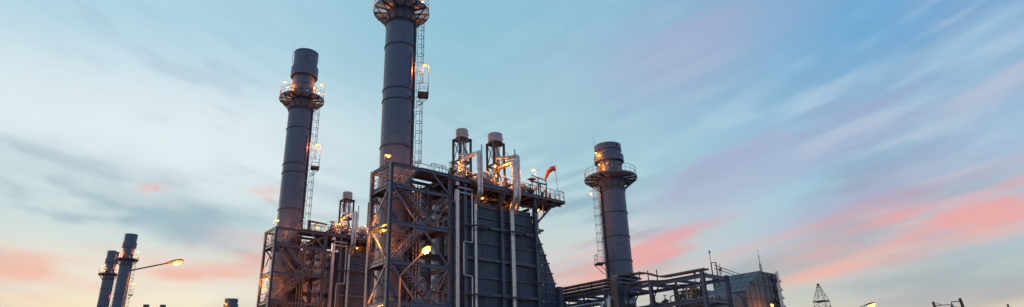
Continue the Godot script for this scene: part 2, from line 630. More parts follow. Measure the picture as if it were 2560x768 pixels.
# grated landing on the ladder with a rail round it
func ladder_landing(parent: Node, c: Vector3, out: Vector3, m: Material) -> void:
	var side := Vector3.UP.cross(out).normalized()
	var b := Basis(side, Vector3.UP, out)
	var pl := part(parent, "ladder_landing", box_mesh, M.grating, Transform3D(Basis(side * 1.5, Vector3.UP * 0.06, out * 1.15), c))
	var st := new_st()
	for s: float in [-0.72, 0.72]:
		add_bar(st, c + side * s - out * 0.5 + Vector3(0, -0.09, 0), c + side * s + out * 0.57 + Vector3(0, -0.09, 0), 0.07, 0.12)
		add_bar(st, c + side * s + out * 0.5 + Vector3(0, -0.15, 0), c + side * s - out * 0.62 + Vector3(0, -1.25, 0), 0.06, 0.06)
	add_bar(st, c + side * -0.76 + out * 0.6 + Vector3(0, -0.04, 0), c + side * 0.76 + out * 0.6 + Vector3(0, -0.04, 0), 0.05, 0.12)
	part(parent, "landing_bracket", done(st), M.steel_dark)
	var q := 0.72
	part(parent, "landing_railing", railing_mesh([c + side * -q - out * 0.45, c + side * -q + out * 0.55, c + side * q + out * 0.55, c + side * q - out * 0.45], 1.1, 0.75), m)


func ring_profile(r: float, y: float, w: float, h: float) -> Array:
	return [Vector2(r - 0.01, y - h), Vector2(r + w, y - h), Vector2(r + w, y + h), Vector2(r - 0.01, y + h)]


# annular gallery with brackets and railing
func gallery(t: Node3D, r0: float, r1: float, y: float, ring_y: float, nbr: int) -> void:
	# open grating: thin upright bars bent round the shell
	var gs := new_st()
	for k in int((r1 - r0) / 0.075):
		var q := r0 + 0.05 + k * 0.075
		add_lathe(gs, Vector3.ZERO, [Vector2(q, y - 0.07), Vector2(q, y), Vector2(q + 0.022, y), Vector2(q + 0.022, y - 0.07), Vector2(q, y - 0.07)], 36)
	part(t, "gallery_grating", done(gs), M.galv)
	lathe_part(t, "gallery_edge", Vector3.ZERO, [Vector2(r1 - 0.02, y - 0.14), Vector2(r1 + 0.03, y - 0.14), Vector2(r1 + 0.03, y + 0.1), Vector2(r1 - 0.02, y + 0.1), Vector2(r1 - 0.02, y - 0.14)], M.steel, 40)
	for k in nbr:
		var a := TAU * (k + 0.35) / nbr
		var d := Vector3(cos(a), 0, sin(a))
		var st := new_st()
		add_bar(st, d * r0 + Vector3(0, y - 0.17, 0), d * (r1 - 0.04) + Vector3(0, y - 0.17, 0), 0.09, 0.22)
		add_bar(st, d * (r1 - 0.12) + Vector3(0, y - 0.2, 0), d * (r0 + 0.1) + Vector3(0, ring_y, 0), 0.1, 0.1)
		part(t, "bracket", done(st), M.steel_dark)
	var pts: Array = []
	for k in 24:
		var a := TAU * k / 24.0
		pts.append(Vector3(cos(a) * (r1 - 0.06), y, sin(a) * (r1 - 0.06)))
	part(t, "gallery_railing", railing_mesh(pts, 1.15, 1.2, 0.026, true), M.galv)


func lightning_rod(t: Node3D, p: Vector3, h: float) -> void:
	var st := new_st()
	add_rod(st, p, p + Vector3.UP * h * 0.6, 0.025, 5)
	add_rod(st, p + Vector3.UP * h * 0.6, p + Vector3.UP * h, 0.012, 5)
	for k in 3:
		add_bar(st, p + Vector3.UP * (0.15 + k * 0.6), p + Vector3.UP * (0.15 + k * 0.6) + (Vector3(-p.x, 0, -p.z)).normalized() * 0.3, 0.04, 0.04)
	part(t, "lightning_rod", done(st), M.steel_dark)


func exhaust_stack(label: String, at: Vector3, group: String, full: bool, out: Vector3) -> Node3D:
	var t := thing("exhaust_stack", label, "chimney stack", at, group)
	var r := 1.68
	var low := 0.0
	for k in RINGS.size() + 1:
		var top: float = RINGS[k] if k < RINGS.size() else 41.05
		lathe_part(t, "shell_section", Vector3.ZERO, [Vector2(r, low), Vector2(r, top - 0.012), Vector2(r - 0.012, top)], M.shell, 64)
		if k < RINGS.size():
			lathe_part(t, "stiffener_ring", Vector3.ZERO, ring_profile(r, top, 0.085, 0.055), M.steel_dark, 64)
		low = top
	for y: float in [41.05, 41.3]:
		lathe_part(t, "stiffener_ring", Vector3.ZERO, ring_profile(r, y, 0.12, 0.05), M.steel_dark, 64)
	lathe_part(t, "neck", Vector3.ZERO, [Vector2(r, 41.05), Vector2(r - 0.02, 42.5), Vector2(1.58, 43.0), Vector2(1.58, 46.7)], M.shell, 64)
	lathe_part(t, "stiffener_ring", Vector3.ZERO, ring_profile(1.58, 45.2, 0.04, 0.03), M.steel_dark, 64)
	lathe_part(t, "skirt", Vector3.ZERO, [Vector2(1.6, 46.8), Vector2(1.93, 46.6), Vector2(1.95, 46.64), Vector2(1.95, 48.2), Vector2(1.72, 48.35)], M.shell, 64)
	lathe_part(t, "cap", Vector3.ZERO, [Vector2(1.72, 48.3), Vector2(1.72, 50.6), Vector2(1.77, 50.62), Vector2(1.77, 50.8), Vector2(1.6, 50.8), Vector2(1.6, 47.6)], M.shell, 64)
	gallery(t, 1.62, 3.15, GAL, 41.3, 14)
	lightning_rod(t, out * -1.9 + Vector3(-out.z, 0, out.x) * 0.4 + Vector3(0, 48.6, 0), 3.7)
	lightning_rod(t, out * 1.75 + Vector3(0, 49.4, 0), 2.2)
	# lifting lug and junction boxes on the shell
	var vf := Vector3(-out.z, 0, out.x)
	box(t, "lifting_lug", vf * 1.76 + Vector3(0, 49.5, 0), Vector3(0.16, 0.3, 0.16), M.steel_dark)
	var side := Vector3.UP.cross(out)
	# cable riser and the long box beside the ladder
	var d1 := (out * 0.93 + vf * 0.36).normalized()
	for k in 6:
		beam(t, "cable_riser", d1 * (r + 0.1) + Vector3(0, 8.0 + k * 5.6, 0), d1 * (r + 0.1) + Vector3(0, 13.5 + k * 5.6, 0), 0.3, 0.12, M.steel_dark, "channel", d1)
	var d2 := (out * 0.72 + vf * 0.7).normalized()
	var b2 := Basis(Vector3.UP.cross(d2), Vector3.UP, d2)
	part(t, "access_box", box_mesh, M.shell, Transform3D(Basis(b2.x * 0.1, b2.y * 4.0, b2.z * 0.16), d2 * (r + 0.06) + Vector3(0, 35.0, 0)))
	for k in 5:
		part(t, "cable_clip", box_mesh, M.steel_dark, Transform3D(Basis(b2.x * 0.35, b2.y * 0.1, b2.z * 0.14), d2 * (r + 0.05) + Vector3(0, 20.0 + k * 2.9, 0)))
	ladder(t, out * (r + 0.27) + Vector3(0, 22.4, 0), 9.8, out, M.steel, 2.2)
	ladder(t, out * (r + 0.27) + side * 0.0 + Vector3(0, 32.65, 0), 10.3, out, M.steel, 1.4)
	ladder_landing(t, out * (r + 0.95) + Vector3(0, 32.55, 0), out, M.galv)
	# instrument boxes on the gallery
	for k in 4:
		var a := atan2(vf.z, vf.x) + [-0.9, -0.35, 0.3, 0.75][k] as float
		var d := Vector3(cos(a), 0, sin(a))
		var bb := Basis(Vector3.UP.cross(d), Vector3.UP, d)
		var sz: Vector3 = [Vector3(0.5, 1.7, 0.3), Vector3(0.35, 0.6, 0.25), Vector3(0.3, 1.5, 0.2), Vector3(0.4, 0.9, 0.3)][k]
		part(t, "instrument_box", box_mesh, [M.drum, M.white, M.steel_dark, M.drum][k], Transform3D(Basis(bb.x * sz.x, bb.y * sz.y, bb.z * sz.z), d * 1.85 + Vector3(0, GAL + 0.05 + sz.y * 0.5 + 0.25 * (k % 2), 0)))
	for k in 2:
		var a := atan2(vf.z, vf.x) + [0.15, 1.1][k] as float
		var d := Vector3(cos(a), 0, sin(a))
		lathe_part(t, "sampling_port", d * 1.55 + Vector3(0, 44.3, 0), [Vector2(0.0, 0.35), Vector2(0.14, 0.35), Vector2(0.14, 0.28), Vector2(0.08, 0.28), Vector2(0.08, 0.0)], M.steel_dark, 12, Basis(Vector3.UP.cross(d), d, Vector3.UP.cross(d).cross(d)))
	return t


# ---------------------------------------------------------------- stair tower
const TW := 6.6
const TD := 3.6
const LEVELS := [19.95, 16.45, 12.9, 9.35, 5.8, 2.3]


func stair_flight(t: Node3D, a: Vector3, b: Vector3, w: float, rails: bool = true) -> void:
	# from the lower end a to the upper end b, width along z
	var st := new_st()
	for s: float in [-0.5, 0.5]:
		add_bar(st, a + Vector3(0, 0, s * w), b + Vector3(0, 0, s * w), 0.05, 0.27)
	var f := part(t, "stair_flight", done(st), M.steel)
	var n := int(round((b.y - a.y) / 0.235))
	for k in range(1, n):
		var p := a.lerp(b, float(k) / n)
		box(f, "tread", p + Vector3(0, 0.03, 0), Vector3(0.27, 0.045, w - 0.06), M.grating)
	if rails:
		var sg := new_st()
		for s: float in [-0.5, 0.5]:
			var o := Vector3(0, 0, s * w)
			add_tube(sg, rounded([a + o + Vector3(0, 0.5, 0), a + o + Vector3(0, 1.0, 0), b + o + Vector3(0, 1.0, 0), b + o + Vector3(0, 0.5, 0)], 0.12, 3), 0.026, 6)
			add_rod(sg, a + o + Vector3(0, 0.55, 0), b + o + Vector3(0, 0.55, 0), 0.022, 5)
			for k in 5:
				var p := a.lerp(b, 0.06 + k * 0.22) + o
				add_rod(sg, p, p + Vector3.UP, 0.024, 5)
		part(f, "handrail", done(sg), M.galv)


func stair_tower(label: String, at: Vector3, group: String) -> Node3D:
	var t := thing("stair_tower", label, "stair tower", at, group)
	var cs := [Vector3(0, 0, 0), Vector3(TW, 0, 0), Vector3(0, 0, -TD), Vector3(TW, 0, -TD)]
	for c: Vector3 in cs:
		beam(t, "column", c, c + Vector3(0, 22.0, 0), 0.32, 0.32, M.steel, "i", Vector3(1, 0, 0))
	var lv: Array = [22.0 - 0.16]
	for y: float in LEVELS:
		lv.append(y - 0.2)
	for i in lv.size():
		var y: float = lv[i]
		var h := 0.3 if i == 0 else 0.34
		for z: float in [0.0, -TD]:
			beam(t, "beam", Vector3(0.17, y, z), Vector3(TW - 0.17, y, z), 0.2, h, M.steel, "i")
		for x: float in [0.0, TW]:
			beam(t, "beam", Vector3(x, y, -0.17), Vector3(x, y, -TD + 0.17), 0.2, h, M.steel, "i")
	# bracing of the long faces: V, inverted V, V ... and a diagonal on the short ones
	for i in 5:
		var y0: float = LEVELS[i] - 0.36
		var y1: float = LEVELS[i + 1] - 0.02
		var m := TW * 0.5
		for z: float in [0.0, -TD]:
			if i % 2 == 0:
				for s: float in [-1.0, 1.0]:
					beam(t, "brace", Vector3(m + s * (m - 0.25), y0, z), Vector3(m + s * 0.42, y1 + 0.2, z), 0.15, 0.15, M.steel)
				gusset(t, Vector3(m, y1 + 0.13, z), 1.0)
				gusset(t, Vector3(m, y1 - 0.47, z), -1.0)
			else:
				for s: float in [-1.0, 1.0]:
					beam(t, "brace", Vector3(m + s * 0.42, y0 - 0.2, z), Vector3(m + s * (m - 0.25), y1, z), 0.15, 0.15, M.steel)
		for x: float in [0.0, TW]:
			if i % 2 == 0:
				beam(t, "brace", Vector3(x, y0, -0.25), Vector3(x, y1, -TD + 0.25), 0.12, 0.12, M.galv)
			else:
				beam(t, "brace", Vector3(x, y0, -TD + 0.25), Vector3(x, y1, -0.25), 0.12, 0.12, M.galv)
	# slanted brace of the top bay
	beam(t, "brace", Vector3(4.55, 21.7, 0), Vector3(TW - 0.25, 20.0, 0), 0.17, 0.17, M.steel)
	beam(t, "brace", Vector3(4.2, 21.7, -TD), Vector3(TW - 0.25, 20.0, -TD), 0.17, 0.17, M.steel)
	# landings, flights and rails
	for i in LEVELS.size():
		var y: float = LEVELS[i]
		var left := i % 2 == 0
		var x0 := 0.14 if left else TW - 1.35
		var x1 := 1.35 if left else TW - 0.14
		for k in 3:
			box(t, "landing_plate", Vector3((x0 + x1) * 0.5, y, -0.62 - k * 1.18), Vector3(x1 - x0, 0.05, 1.15), M.grating)
		for x: float in [x0 + 0.1, x1 - 0.06]:
			beam(t, "landing_joist", Vector3(x, y - 0.12, -0.1), Vector3(x, y - 0.12, -TD + 0.1), 0.09, 0.17, M.steel_dark)
		beam(t, "toe_plate", Vector3(x0, y + 0.12, -0.14), Vector3(x1, y + 0.12, -0.14), 0.015, 0.2, M.steel)
		var xe := 0.1 if left else TW - 0.1
		var xi := x1 if left else x0
		part(t, "landing_railing", railing_mesh([Vector3(xi, y, -0.1), Vector3(xe, y, -0.1), Vector3(xe, y, -TD + 0.1), Vector3(xi, y, -TD + 0.1)], 1.1, 0.8), M.galv)
		beam(t, "toe_plate", Vector3(xe, y + 0.12, -0.12), Vector3(xe, y + 0.12, -TD + 0.12), 0.015, 0.2, M.steel)
		if i < LEVELS.size() - 1:
			var y2: float = LEVELS[i + 1]
			if left:
				stair_flight(t, Vector3(TW - 1.4, y2 - 0.05, -0.78), Vector3(1.4, y - 0.05, -0.78), 0.95)
			else:
				stair_flight(t, Vector3(1.4, y2 - 0.05, -2.85), Vector3(TW - 1.4, y - 0.05, -2.85), 0.95)
	# last flight up to the roof walkway
	stair_flight(t, Vector3(1.45, 19.95, -1.1), Vector3(3.45, 22.15, -1.1), 0.95)
	for k in 3:
		box(t, "walkway_plate", Vector3(4.05 + k * 1.22, 22.25, -1.75), Vector3(1.2, 0.05, 2.6), M.grating)
	for z: float in [-0.6, -2.9]:
		beam(t, "walkway_beam", Vector3(3.45, 22.1, z), Vector3(7.1, 22.1, z), 0.12, 0.24, M.steel, "channel")
	loop_rail(t, Vector3(3.55, 22.28, -2.2), Vector3(6.0, 22.28, -2.2), M.steel)
	loop_rail(t, Vector3(6.2, 22.28, -2.2), Vector3(8.4, 22.28, -2.2), M.steel)
	loop_rail(t, Vector3(4.7, 22.28, -0.6), Vector3(6.5, 22.28, -0.6), M.steel, 0.75)
	# conduit up the front columns
	for x: float in [-0.24, TW + 0.26]:
		var st := new_st()
		add_rod(st, Vector3(x, 0.3, -0.3), Vector3(x, 21.6, -0.3), 0.03, 6)
		for k in 9:
			add_box(st, Vector3(x * 0.9 + (0.33 if x > 0 else 0.0), 1.8 + k * 2.3, -0.24), Vector3(0.26, 0.07, 0.1))
		part(t, "conduit", done(st), M.steel_dark)
	# round-topped hoop gates at the stair heads
	for i in [0, 2, 4]:
		var st := new_st()
		var y: float = LEVELS[i]
		var c := Vector3(1.42, y + 0.35, -0.35)
		add_tube(st, rounded([c, c + Vector3(0, 0.75, 0), c + Vector3(0, 0.75, -0.9), c + Vector3(0, 0, -0.9)], 0.16, 4), 0.026, 6)
		part(t, "gate", done(st), M.yellow)
	return t


func gusset(t: Node3D, c: Vector3, s: float) -> void:
	var st := new_st()
	var h := 0.2 * s
	var p: Array[Vector3] = []
	for z: float in [-0.02, 0.02]:
		p.append(c + Vector3(-0.62, -h, z))
		p.append(c + Vector3(0.62, -h, z))
		p.append(c + Vector3(0.36, h, z))
		p.append(c + Vector3(-0.36, h, z))
	quad(st, p[0], p[1], p[2], p[3])
	quad(st, p[4], p[7], p[6], p[5])
	for k in 4:
		var j := (k + 1) % 4
		quad(st, p[k], p[k + 4], p[j + 4], p[j])
	st.set_smooth_group(-1)
	part(t, "gusset_plate", done(st), M.steel)


# ---------------------------------------------------------------- boiler casing
const RIB_Y := [0.6, 2.3, 4.0, 5.7, 7.4, 9.1, 10.8, 12.45, 14.3, 16.0, 17.67, 18.7, 19.85]


func edge_x(y: float) -> float:
	return 10.27 + (18.03 - y) * 0.4307 if y > 12.6 else 12.6


func boiler_casing(label: String, at: Vector3, group: String) -> Node3D:
	var t := thing("boiler_casing", label, "boiler", at, group)
	var w := 9.73
	# inner wall that closes the box behind the panels
	box(t, "inner_wall", Vector3(w * 0.5, 10.0, -4.75), Vector3(w - 0.1, 20.0, 8.9), M.casing_b)
	var cols := [0.0, 4.83, w]
	for x: float in cols:
		beam(t, "column", Vector3(x, 0, 0.17), Vector3(x, 21.9, 0.17), 0.36, 0.42, M.rib, "i", Vector3(0, 0, 1))
	for i in RIB_Y.size():
		var y: float = RIB_Y[i]
		var thick := i % 2 == 0 and i < 11
		for b in 2:
			var x0: float = cols[b] + 0.19
			var x1: float = cols[b + 1] - 0.19
			var dp := 0.26 if thick else 0.13
			beam(t, "rib", Vector3(x0, y, dp * 0.5 - 0.02), Vector3(x1, y, dp * 0.5 - 0.02), 0.28 if thick else 0.12, dp, M.rib, "box", Vector3(0, 0, 1))
			if i < RIB_Y.size() - 1:
				var y2: float = RIB_Y[i + 1]
				var nb := 2 if y2 - y > 1.3 else 1
				for k in nb:
					var q0 := lerpf(x0, x1, float(k) / nb)
					var q1 := lerpf(x0, x1, float(k + 1) / nb)
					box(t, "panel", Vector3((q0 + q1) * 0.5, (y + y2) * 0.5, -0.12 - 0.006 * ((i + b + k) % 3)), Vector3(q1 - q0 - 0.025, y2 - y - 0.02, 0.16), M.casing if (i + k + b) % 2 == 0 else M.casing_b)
		# the end wall towards the stack
		beam(t, "rib", Vector3(-0.09, y, -0.1), Vector3(-0.09, y, -2.4), 0.22, 0.16 if thick else 0.1, M.rib)
		if i < RIB_Y.size() - 1:
			var y2: float = RIB_Y[i + 1]
			box(t, "panel", Vector3(0.02, (y + y2) * 0.5, -1.25), Vector3(0.1, y2 - y - 0.02, 2.3), M.casing)
	# upper strip under the deck
	for b in 2:
		for k in 3:
			var x0: float = cols[b] + 0.3 + k * 1.45
			box(t, "panel", Vector3(x0 + 0.7, 20.15, -0.3), Vector3(1.38, 0.5, 0.1), M.casing)
	for k in 7:
		beam(t, "roof_joist", Vector3(0.3 + k * 1.5, 20.75, -0.2), Vector3(0.3 + k * 1.5, 20.75, -8.8), 0.16, 0.3, M.steel_dark, "i")
	for b in 2:
		beam(t, "knee_brace", Vector3(cols[b + 1], 20.3, 0.3), Vector3(cols[b + 1] + 0.1, 21.7, 1.0), 0.18, 0.2, M.steel_dark)
	for k in 8:
		beam(t, "truss_web", Vector3(0.3 + k * 1.2, 20.9, -0.6), Vector3(0.9 + k * 1.2, 21.85, -0.6), 0.09, 0.09, M.steel_dark)
		beam(t, "truss_web", Vector3(0.9 + k * 1.2, 21.85, -0.6), Vector3(1.5 + k * 1.2, 20.9, -0.6), 0.09, 0.09, M.steel_dark)
	for z: float in [-0.8, -2.5, -6.0]:
		beam(t, "header_pipe", Vector3(0.2, 21.25, z), Vector3(w - 0.2, 21.25, z), 0.36, 0.36, M.rust, "rod")
	# the wedge of the inlet duct
	var ty := [0.3, 1.9, 3.4, 4.9, 6.4, 7.9, 9.4, 10.6, 11.61, 12.7, 13.76, 14.84, 15.74, 16.93, 18.05, 18.95]
	var core := new_st()
	add_prism(core, [Vector2(w - 0.1, 0), Vector2(12.55, 0), Vector2(12.55, 12.6), Vector2(edge_x(12.61) - 0.04, 12.65), Vector2(w + 0.02, 19.2), Vector2(w - 0.1, 19.2)], -0.2, -9.0)
	part(t, "duct_wedge", done(core), M.casing_b)
	for i in ty.size():
		var y: float = ty[i]
		var xe := edge_x(y)
		beam(t, "rib", Vector3(w + 0.2, y, 0.03), Vector3(xe + 0.12, y, 0.03), 0.1, 0.14, M.rib)
		if y > 12.6:
			beam(t, "rib", Vector3(xe + 0.08, y, -0.1), Vector3(xe + 0.08, y, -8.9), 0.12, 0.1, M.rib)
		if i < ty.size() - 1:
			var y2: float = ty[i + 1]
			var xs := w + 1.5
			if xs < edge_x(y2) - 0.3:
				wedge_panel(t, w + 0.2, xs - 0.03, w + 0.2, xs - 0.03, y, y2)
				wedge_panel(t, xs + 0.03, edge_x(y), xs + 0.03, edge_x(y2), y, y2)
			else:
				wedge_panel(t, w + 0.2, edge_x(y), w + 0.2, edge_x(y2), y, y2)
	beam(t, "stiffener", Vector3(w + 1.5, 0, 0.0), Vector3(w + 1.5, 15.7, 0.0), 0.09, 0.1, M.rib)
	box(t, "flange", Vector3(13.08, 6.15, 0.0), Vector3(0.5, 12.4, 0.7), M.rib)
	box(t, "flange", Vector3(12.75, 12.2, 0.12), Vector3(0.16, 0.3, 0.4), M.rib)
	# instrument tubing down the last column
	var st := new_st()
	for k in 3:
		var x := w - 0.95 + k * 0.22
		add_tube(st, rounded([Vector3(x, 20.3, 0.25), Vector3(x, 16.6 - k * 0.15, 0.25), Vector3(w + 0.3, 16.6 - k * 0.15, 0.5), Vector3(w + 0.3, 15.9, 0.5)], 0.1, 3), 0.03, 6)
		add_tube(st, rounded([Vector3(x, 14.6, 0.25), Vector3(x, 12.6 - k * 0.15, 0.25), Vector3(w + 0.3, 12.6 - k * 0.15, 0.5), Vector3(w + 0.3, 11.9, 0.5), Vector3(w + 0.3, 2.0, 0.5)], 0.1, 3), 0.03, 6)
	part(t, "tubing", done(st), M.steel_dark)
	for y: float in [18.0, 15.9, 14.4, 12.3, 10.5]:
		lathe_part(t, "gauge", Vector3(w + 0.3, y, 0.55), [Vector2(0, 0.1), Vector2(0.12, 0.1), Vector2(0.13, 0.0), Vector2(0.0, -0.02)], M.galv, 12, Basis(Vector3(1, 0, 0), Vector3(0, 0, 1), Vector3(0, -1, 0)))
	# U-shaped pipe guides bolted to the columns
	for y: float in [17.4, 10.55]:
		for b in 2:
			var x: float = cols[b]
			beam(t, "pipe_guide", Vector3(x - 0.1, y, 0.35), Vector3(x + 0.7, y, 1.15), 0.14, 0.16, M.steel_dark, "channel")
			beam(t, "pipe_guide", Vector3(x + 0.6, y, 1.18), Vector3(x + 2.6, y, 1.18), 0.16, 0.16, M.steel, "channel")
			beam(t, "pipe_guide", Vector3(x + 2.6, y, 1.18), Vector3(x + 2.6, y, 0.1), 0.16, 0.16, M.steel, "channel")
	return t


func add_prism(st: SurfaceTool, poly: Array, z0: float, z1: float) -> void:
	st.set_smooth_group(-1)
	var n := poly.size()
	for k in range(1, n - 1):
		tri(st, Vector3(poly[0].x, poly[0].y, z0), Vector3(poly[k].x, poly[k].y, z0), Vector3(poly[k + 1].x, poly[k + 1].y, z0))
		tri(st, Vector3(poly[0].x, poly[0].y, z1), Vector3(poly[k + 1].x, poly[k + 1].y, z1), Vector3(poly[k].x, poly[k].y, z1))
	for k in n:
		var j := (k + 1) % n
		quad(st, Vector3(poly[k].x, poly[k].y, z0), Vector3(poly[k].x, poly[k].y, z1), Vector3(poly[j].x, poly[j].y, z1), Vector3(poly[j].x, poly[j].y, z0))


func wedge_panel(t: Node3D, a0: float, a1: float, b0: float, b1: float, y: float, y2: float) -> void:
	var st := new_st()
	add_prism(st, [Vector2(a0, y + 0.01), Vector2(a1, y + 0.01), Vector2(b1, y2 - 0.01), Vector2(b0, y2 - 0.01)], -0.04, -0.19)
	part(t, "panel", done(st), M.casing)


# silvery quilted lagging of the duct between boiler and stack
func lagged_duct(label: String, at: Vector3, group: String) -> Node3D:
	var t := thing("lagged_duct", label, "duct", at, group)
	box(t, "duct_wall", Vector3(1.9, 10.3, -2.1), Vector3(3.8, 20.6, 4.0), M.casing_b)
	for x: float in [-1.3, 0.9, 2.6]:
		beam(t, "support_column", Vector3(x, 0, 0.28), Vector3(x, 21.6, 0.28), 0.24, 0.24, M.steel_dark, "i")
	for y: float in [18.2, 14.6, 11.0, 7.4]:
		beam(t, "support_beam", Vector3(-1.3, y, 0.3), Vector3(3.8, y, 0.3), 0.18, 0.24, M.steel_dark, "i")
	for k in 3:
		beam(t, "riser_pipe", Vector3(-0.9 + k * 0.35, 0.3, 0.4), Vector3(-0.9 + k * 0.35, 21.5, 0.4), 0.12 + 0.05 * k, 0.12 + 0.05 * k, M.galv, "rod")
	var s := 1.22
	var st := new_st()
	var h := s * 0.5 - 0.012
	var c := [Vector3(-h, -h, 0), Vector3(h, -h, 0), Vector3(h, h, 0), Vector3(-h, h, 0)]
	var apex := Vector3(0, 0, 0.11)
	for k in 4:
		var a: Vector3 = c[k]
		var b: Vector3 = c[(k + 1) % 4]
		tri(st, a, apex, b)
		quad(st, a, b, b + Vector3(0, 0, -0.08), a + Vector3(0, 0, -0.08))
	st.set_smooth_group(-1)
	var mesh := done(st)
	for r in 16:
		if r % 4 == 3:
			beam(t, "rib", Vector3(0, r * s + 0.9, 0.1), Vector3(3.8, r * s + 0.9, 0.1), 0.2, 0.2, M.rib)
		for k in 3:
			part(t, "quilted_panel", mesh, M.quilt, Transform3D(Basis.IDENTITY, Vector3(0.64 + k * s, r * s + 0.9 + s * 0.5, 0.0)))
	return t


# ---------------------------------------------------------------- roof platform and what stands on it
const DECK := 22.3


func roof_platform(label: String, at: Vector3, group: String) -> Node3D:
	# base: front left corner on the casing, local x 0..12.3, wing to 16.5
	var t := thing("roof_platform", label, "platform", at, group)
	for k in 7:
		for j in 2:
			box(t, "deck_plate", Vector3(0.9 + k * 1.78, 0, -2.3 - j * 4.6), Vector3(1.75, 0.06, 4.5), M.grating)
	for k in 3:
		box(t, "deck_plate", Vector3(13.2 + k * 1.4, 0, -1.6), Vector3(1.37, 0.06, 3.1), M.grating)
	for k in 9:
		beam(t, "joist", Vector3(0.3 + k * 1.5, -0.2, -0.15), Vector3(0.3 + k * 1.5, -0.2, -9.0), 0.14, 0.3, M.steel_dark, "i")
	for k in 9:
		var x0 := k * 1.37
		if k == 2 or k == 6:
			beam(t, "edge_beam", Vector3(x0 + 0.01, -0.3, -0.02), Vector3(x0 + 1.36, -0.3, -0.02), 0.1, 0.2, M.steel, "channel")
			continue
		beam(t, "edge_beam", Vector3(x0 + 0.02, -0.13, 0.03), Vector3(x0 + 1.35, -0.13, 0.03), 0.1, 0.42, M.steel, "channel")
	beam(t, "edge_beam", Vector3(4.6, -0.55, 0.1), Vector3(8.6, -0.55, 0.1), 0.16, 0.2, M.steel, "channel")
	# the wing that overhangs the inlet duct
	beam(t, "edge_beam", Vector3(12.35, -0.1, 0.03), Vector3(16.55, -0.1, 0.03), 0.1, 0.3, M.steel, "channel")
	beam(t, "edge_beam", Vector3(16.55, -0.1, 0.0), Vector3(16.55, -0.1, -3.2), 0.1, 0.3, M.steel, "channel")
	beam(t, "edge_beam", Vector3(12.35, -0.1, -3.2), Vector3(16.55, -0.1, -3.2), 0.1, 0.3, M.steel, "channel")
	for k in 3:
		beam(t, "joist", Vector3(13.0 + k * 1.4, -0.25, -0.05), Vector3(13.0 + k * 1.4, -0.25, -3.1), 0.12, 0.22, M.steel_dark, "i")
	for z: float in [-0.5, -2.8]:
		beam(t, "bracket", Vector3(15.2, -0.35, z), Vector3(12.2, -3.2, z), 0.2, 0.2, M.steel_dark)
		beam(t, "bracket", Vector3(11.9, -0.45, z), Vector3(16.3, -0.45, z), 0.18, 0.24, M.steel_dark, "i")
	beam(t, "bracket", Vector3(13.4, -0.5, -0.5), Vector3(13.4, -2.2, -0.5), 0.16, 0.16, M.steel_dark)
	# rails
	loop_rail(t, Vector3(0.1, 0.03, 0), Vector3(2.6, 0.03, 0), M.galv)
	loop_rail(t, Vector3(4.3, 0.03, -0.05), Vector3(6.2, 0.03, -0.05), M.galv)
	loop_rail(t, Vector3(6.4, 0.03, -0.05), Vector3(8.2, 0.03, -0.05), M.galv)
	loop_rail(t, Vector3(9.9, 0.03, -0.05), Vector3(12.1, 0.03, -0.05), M.galv)
	loop_rail(t, Vector3(12.5, 0.03, -0.04), Vector3(14.9, 0.03, -0.04), M.galv)
	loop_rail(t, Vector3(15.1, 0.03, -0.04), Vector3(16.5, 0.03, -0.04), M.galv)
	loop_rail(t, Vector3(16.5, 0.03, -0.1), Vector3(16.5, 0.03, -1.5), M.galv)
	loop_rail(t, Vector3(16.5, 0.03, -1.6), Vector3(16.5, 0.03, -3.1), M.galv)
	loop_rail(t, Vector3(13.0, 0.03, -3.1), Vector3(16.4, 0.03, -3.1), M.galv)
	loop_rail(t, Vector3(0.05, 0.03, -8.8), Vector3(6.0, 0.03, -8.8), M.galv)
	loop_rail(t, Vector3(6.2, 0.03, -8.8), Vector3(12.2, 0.03, -8.8), M.galv)
	return t


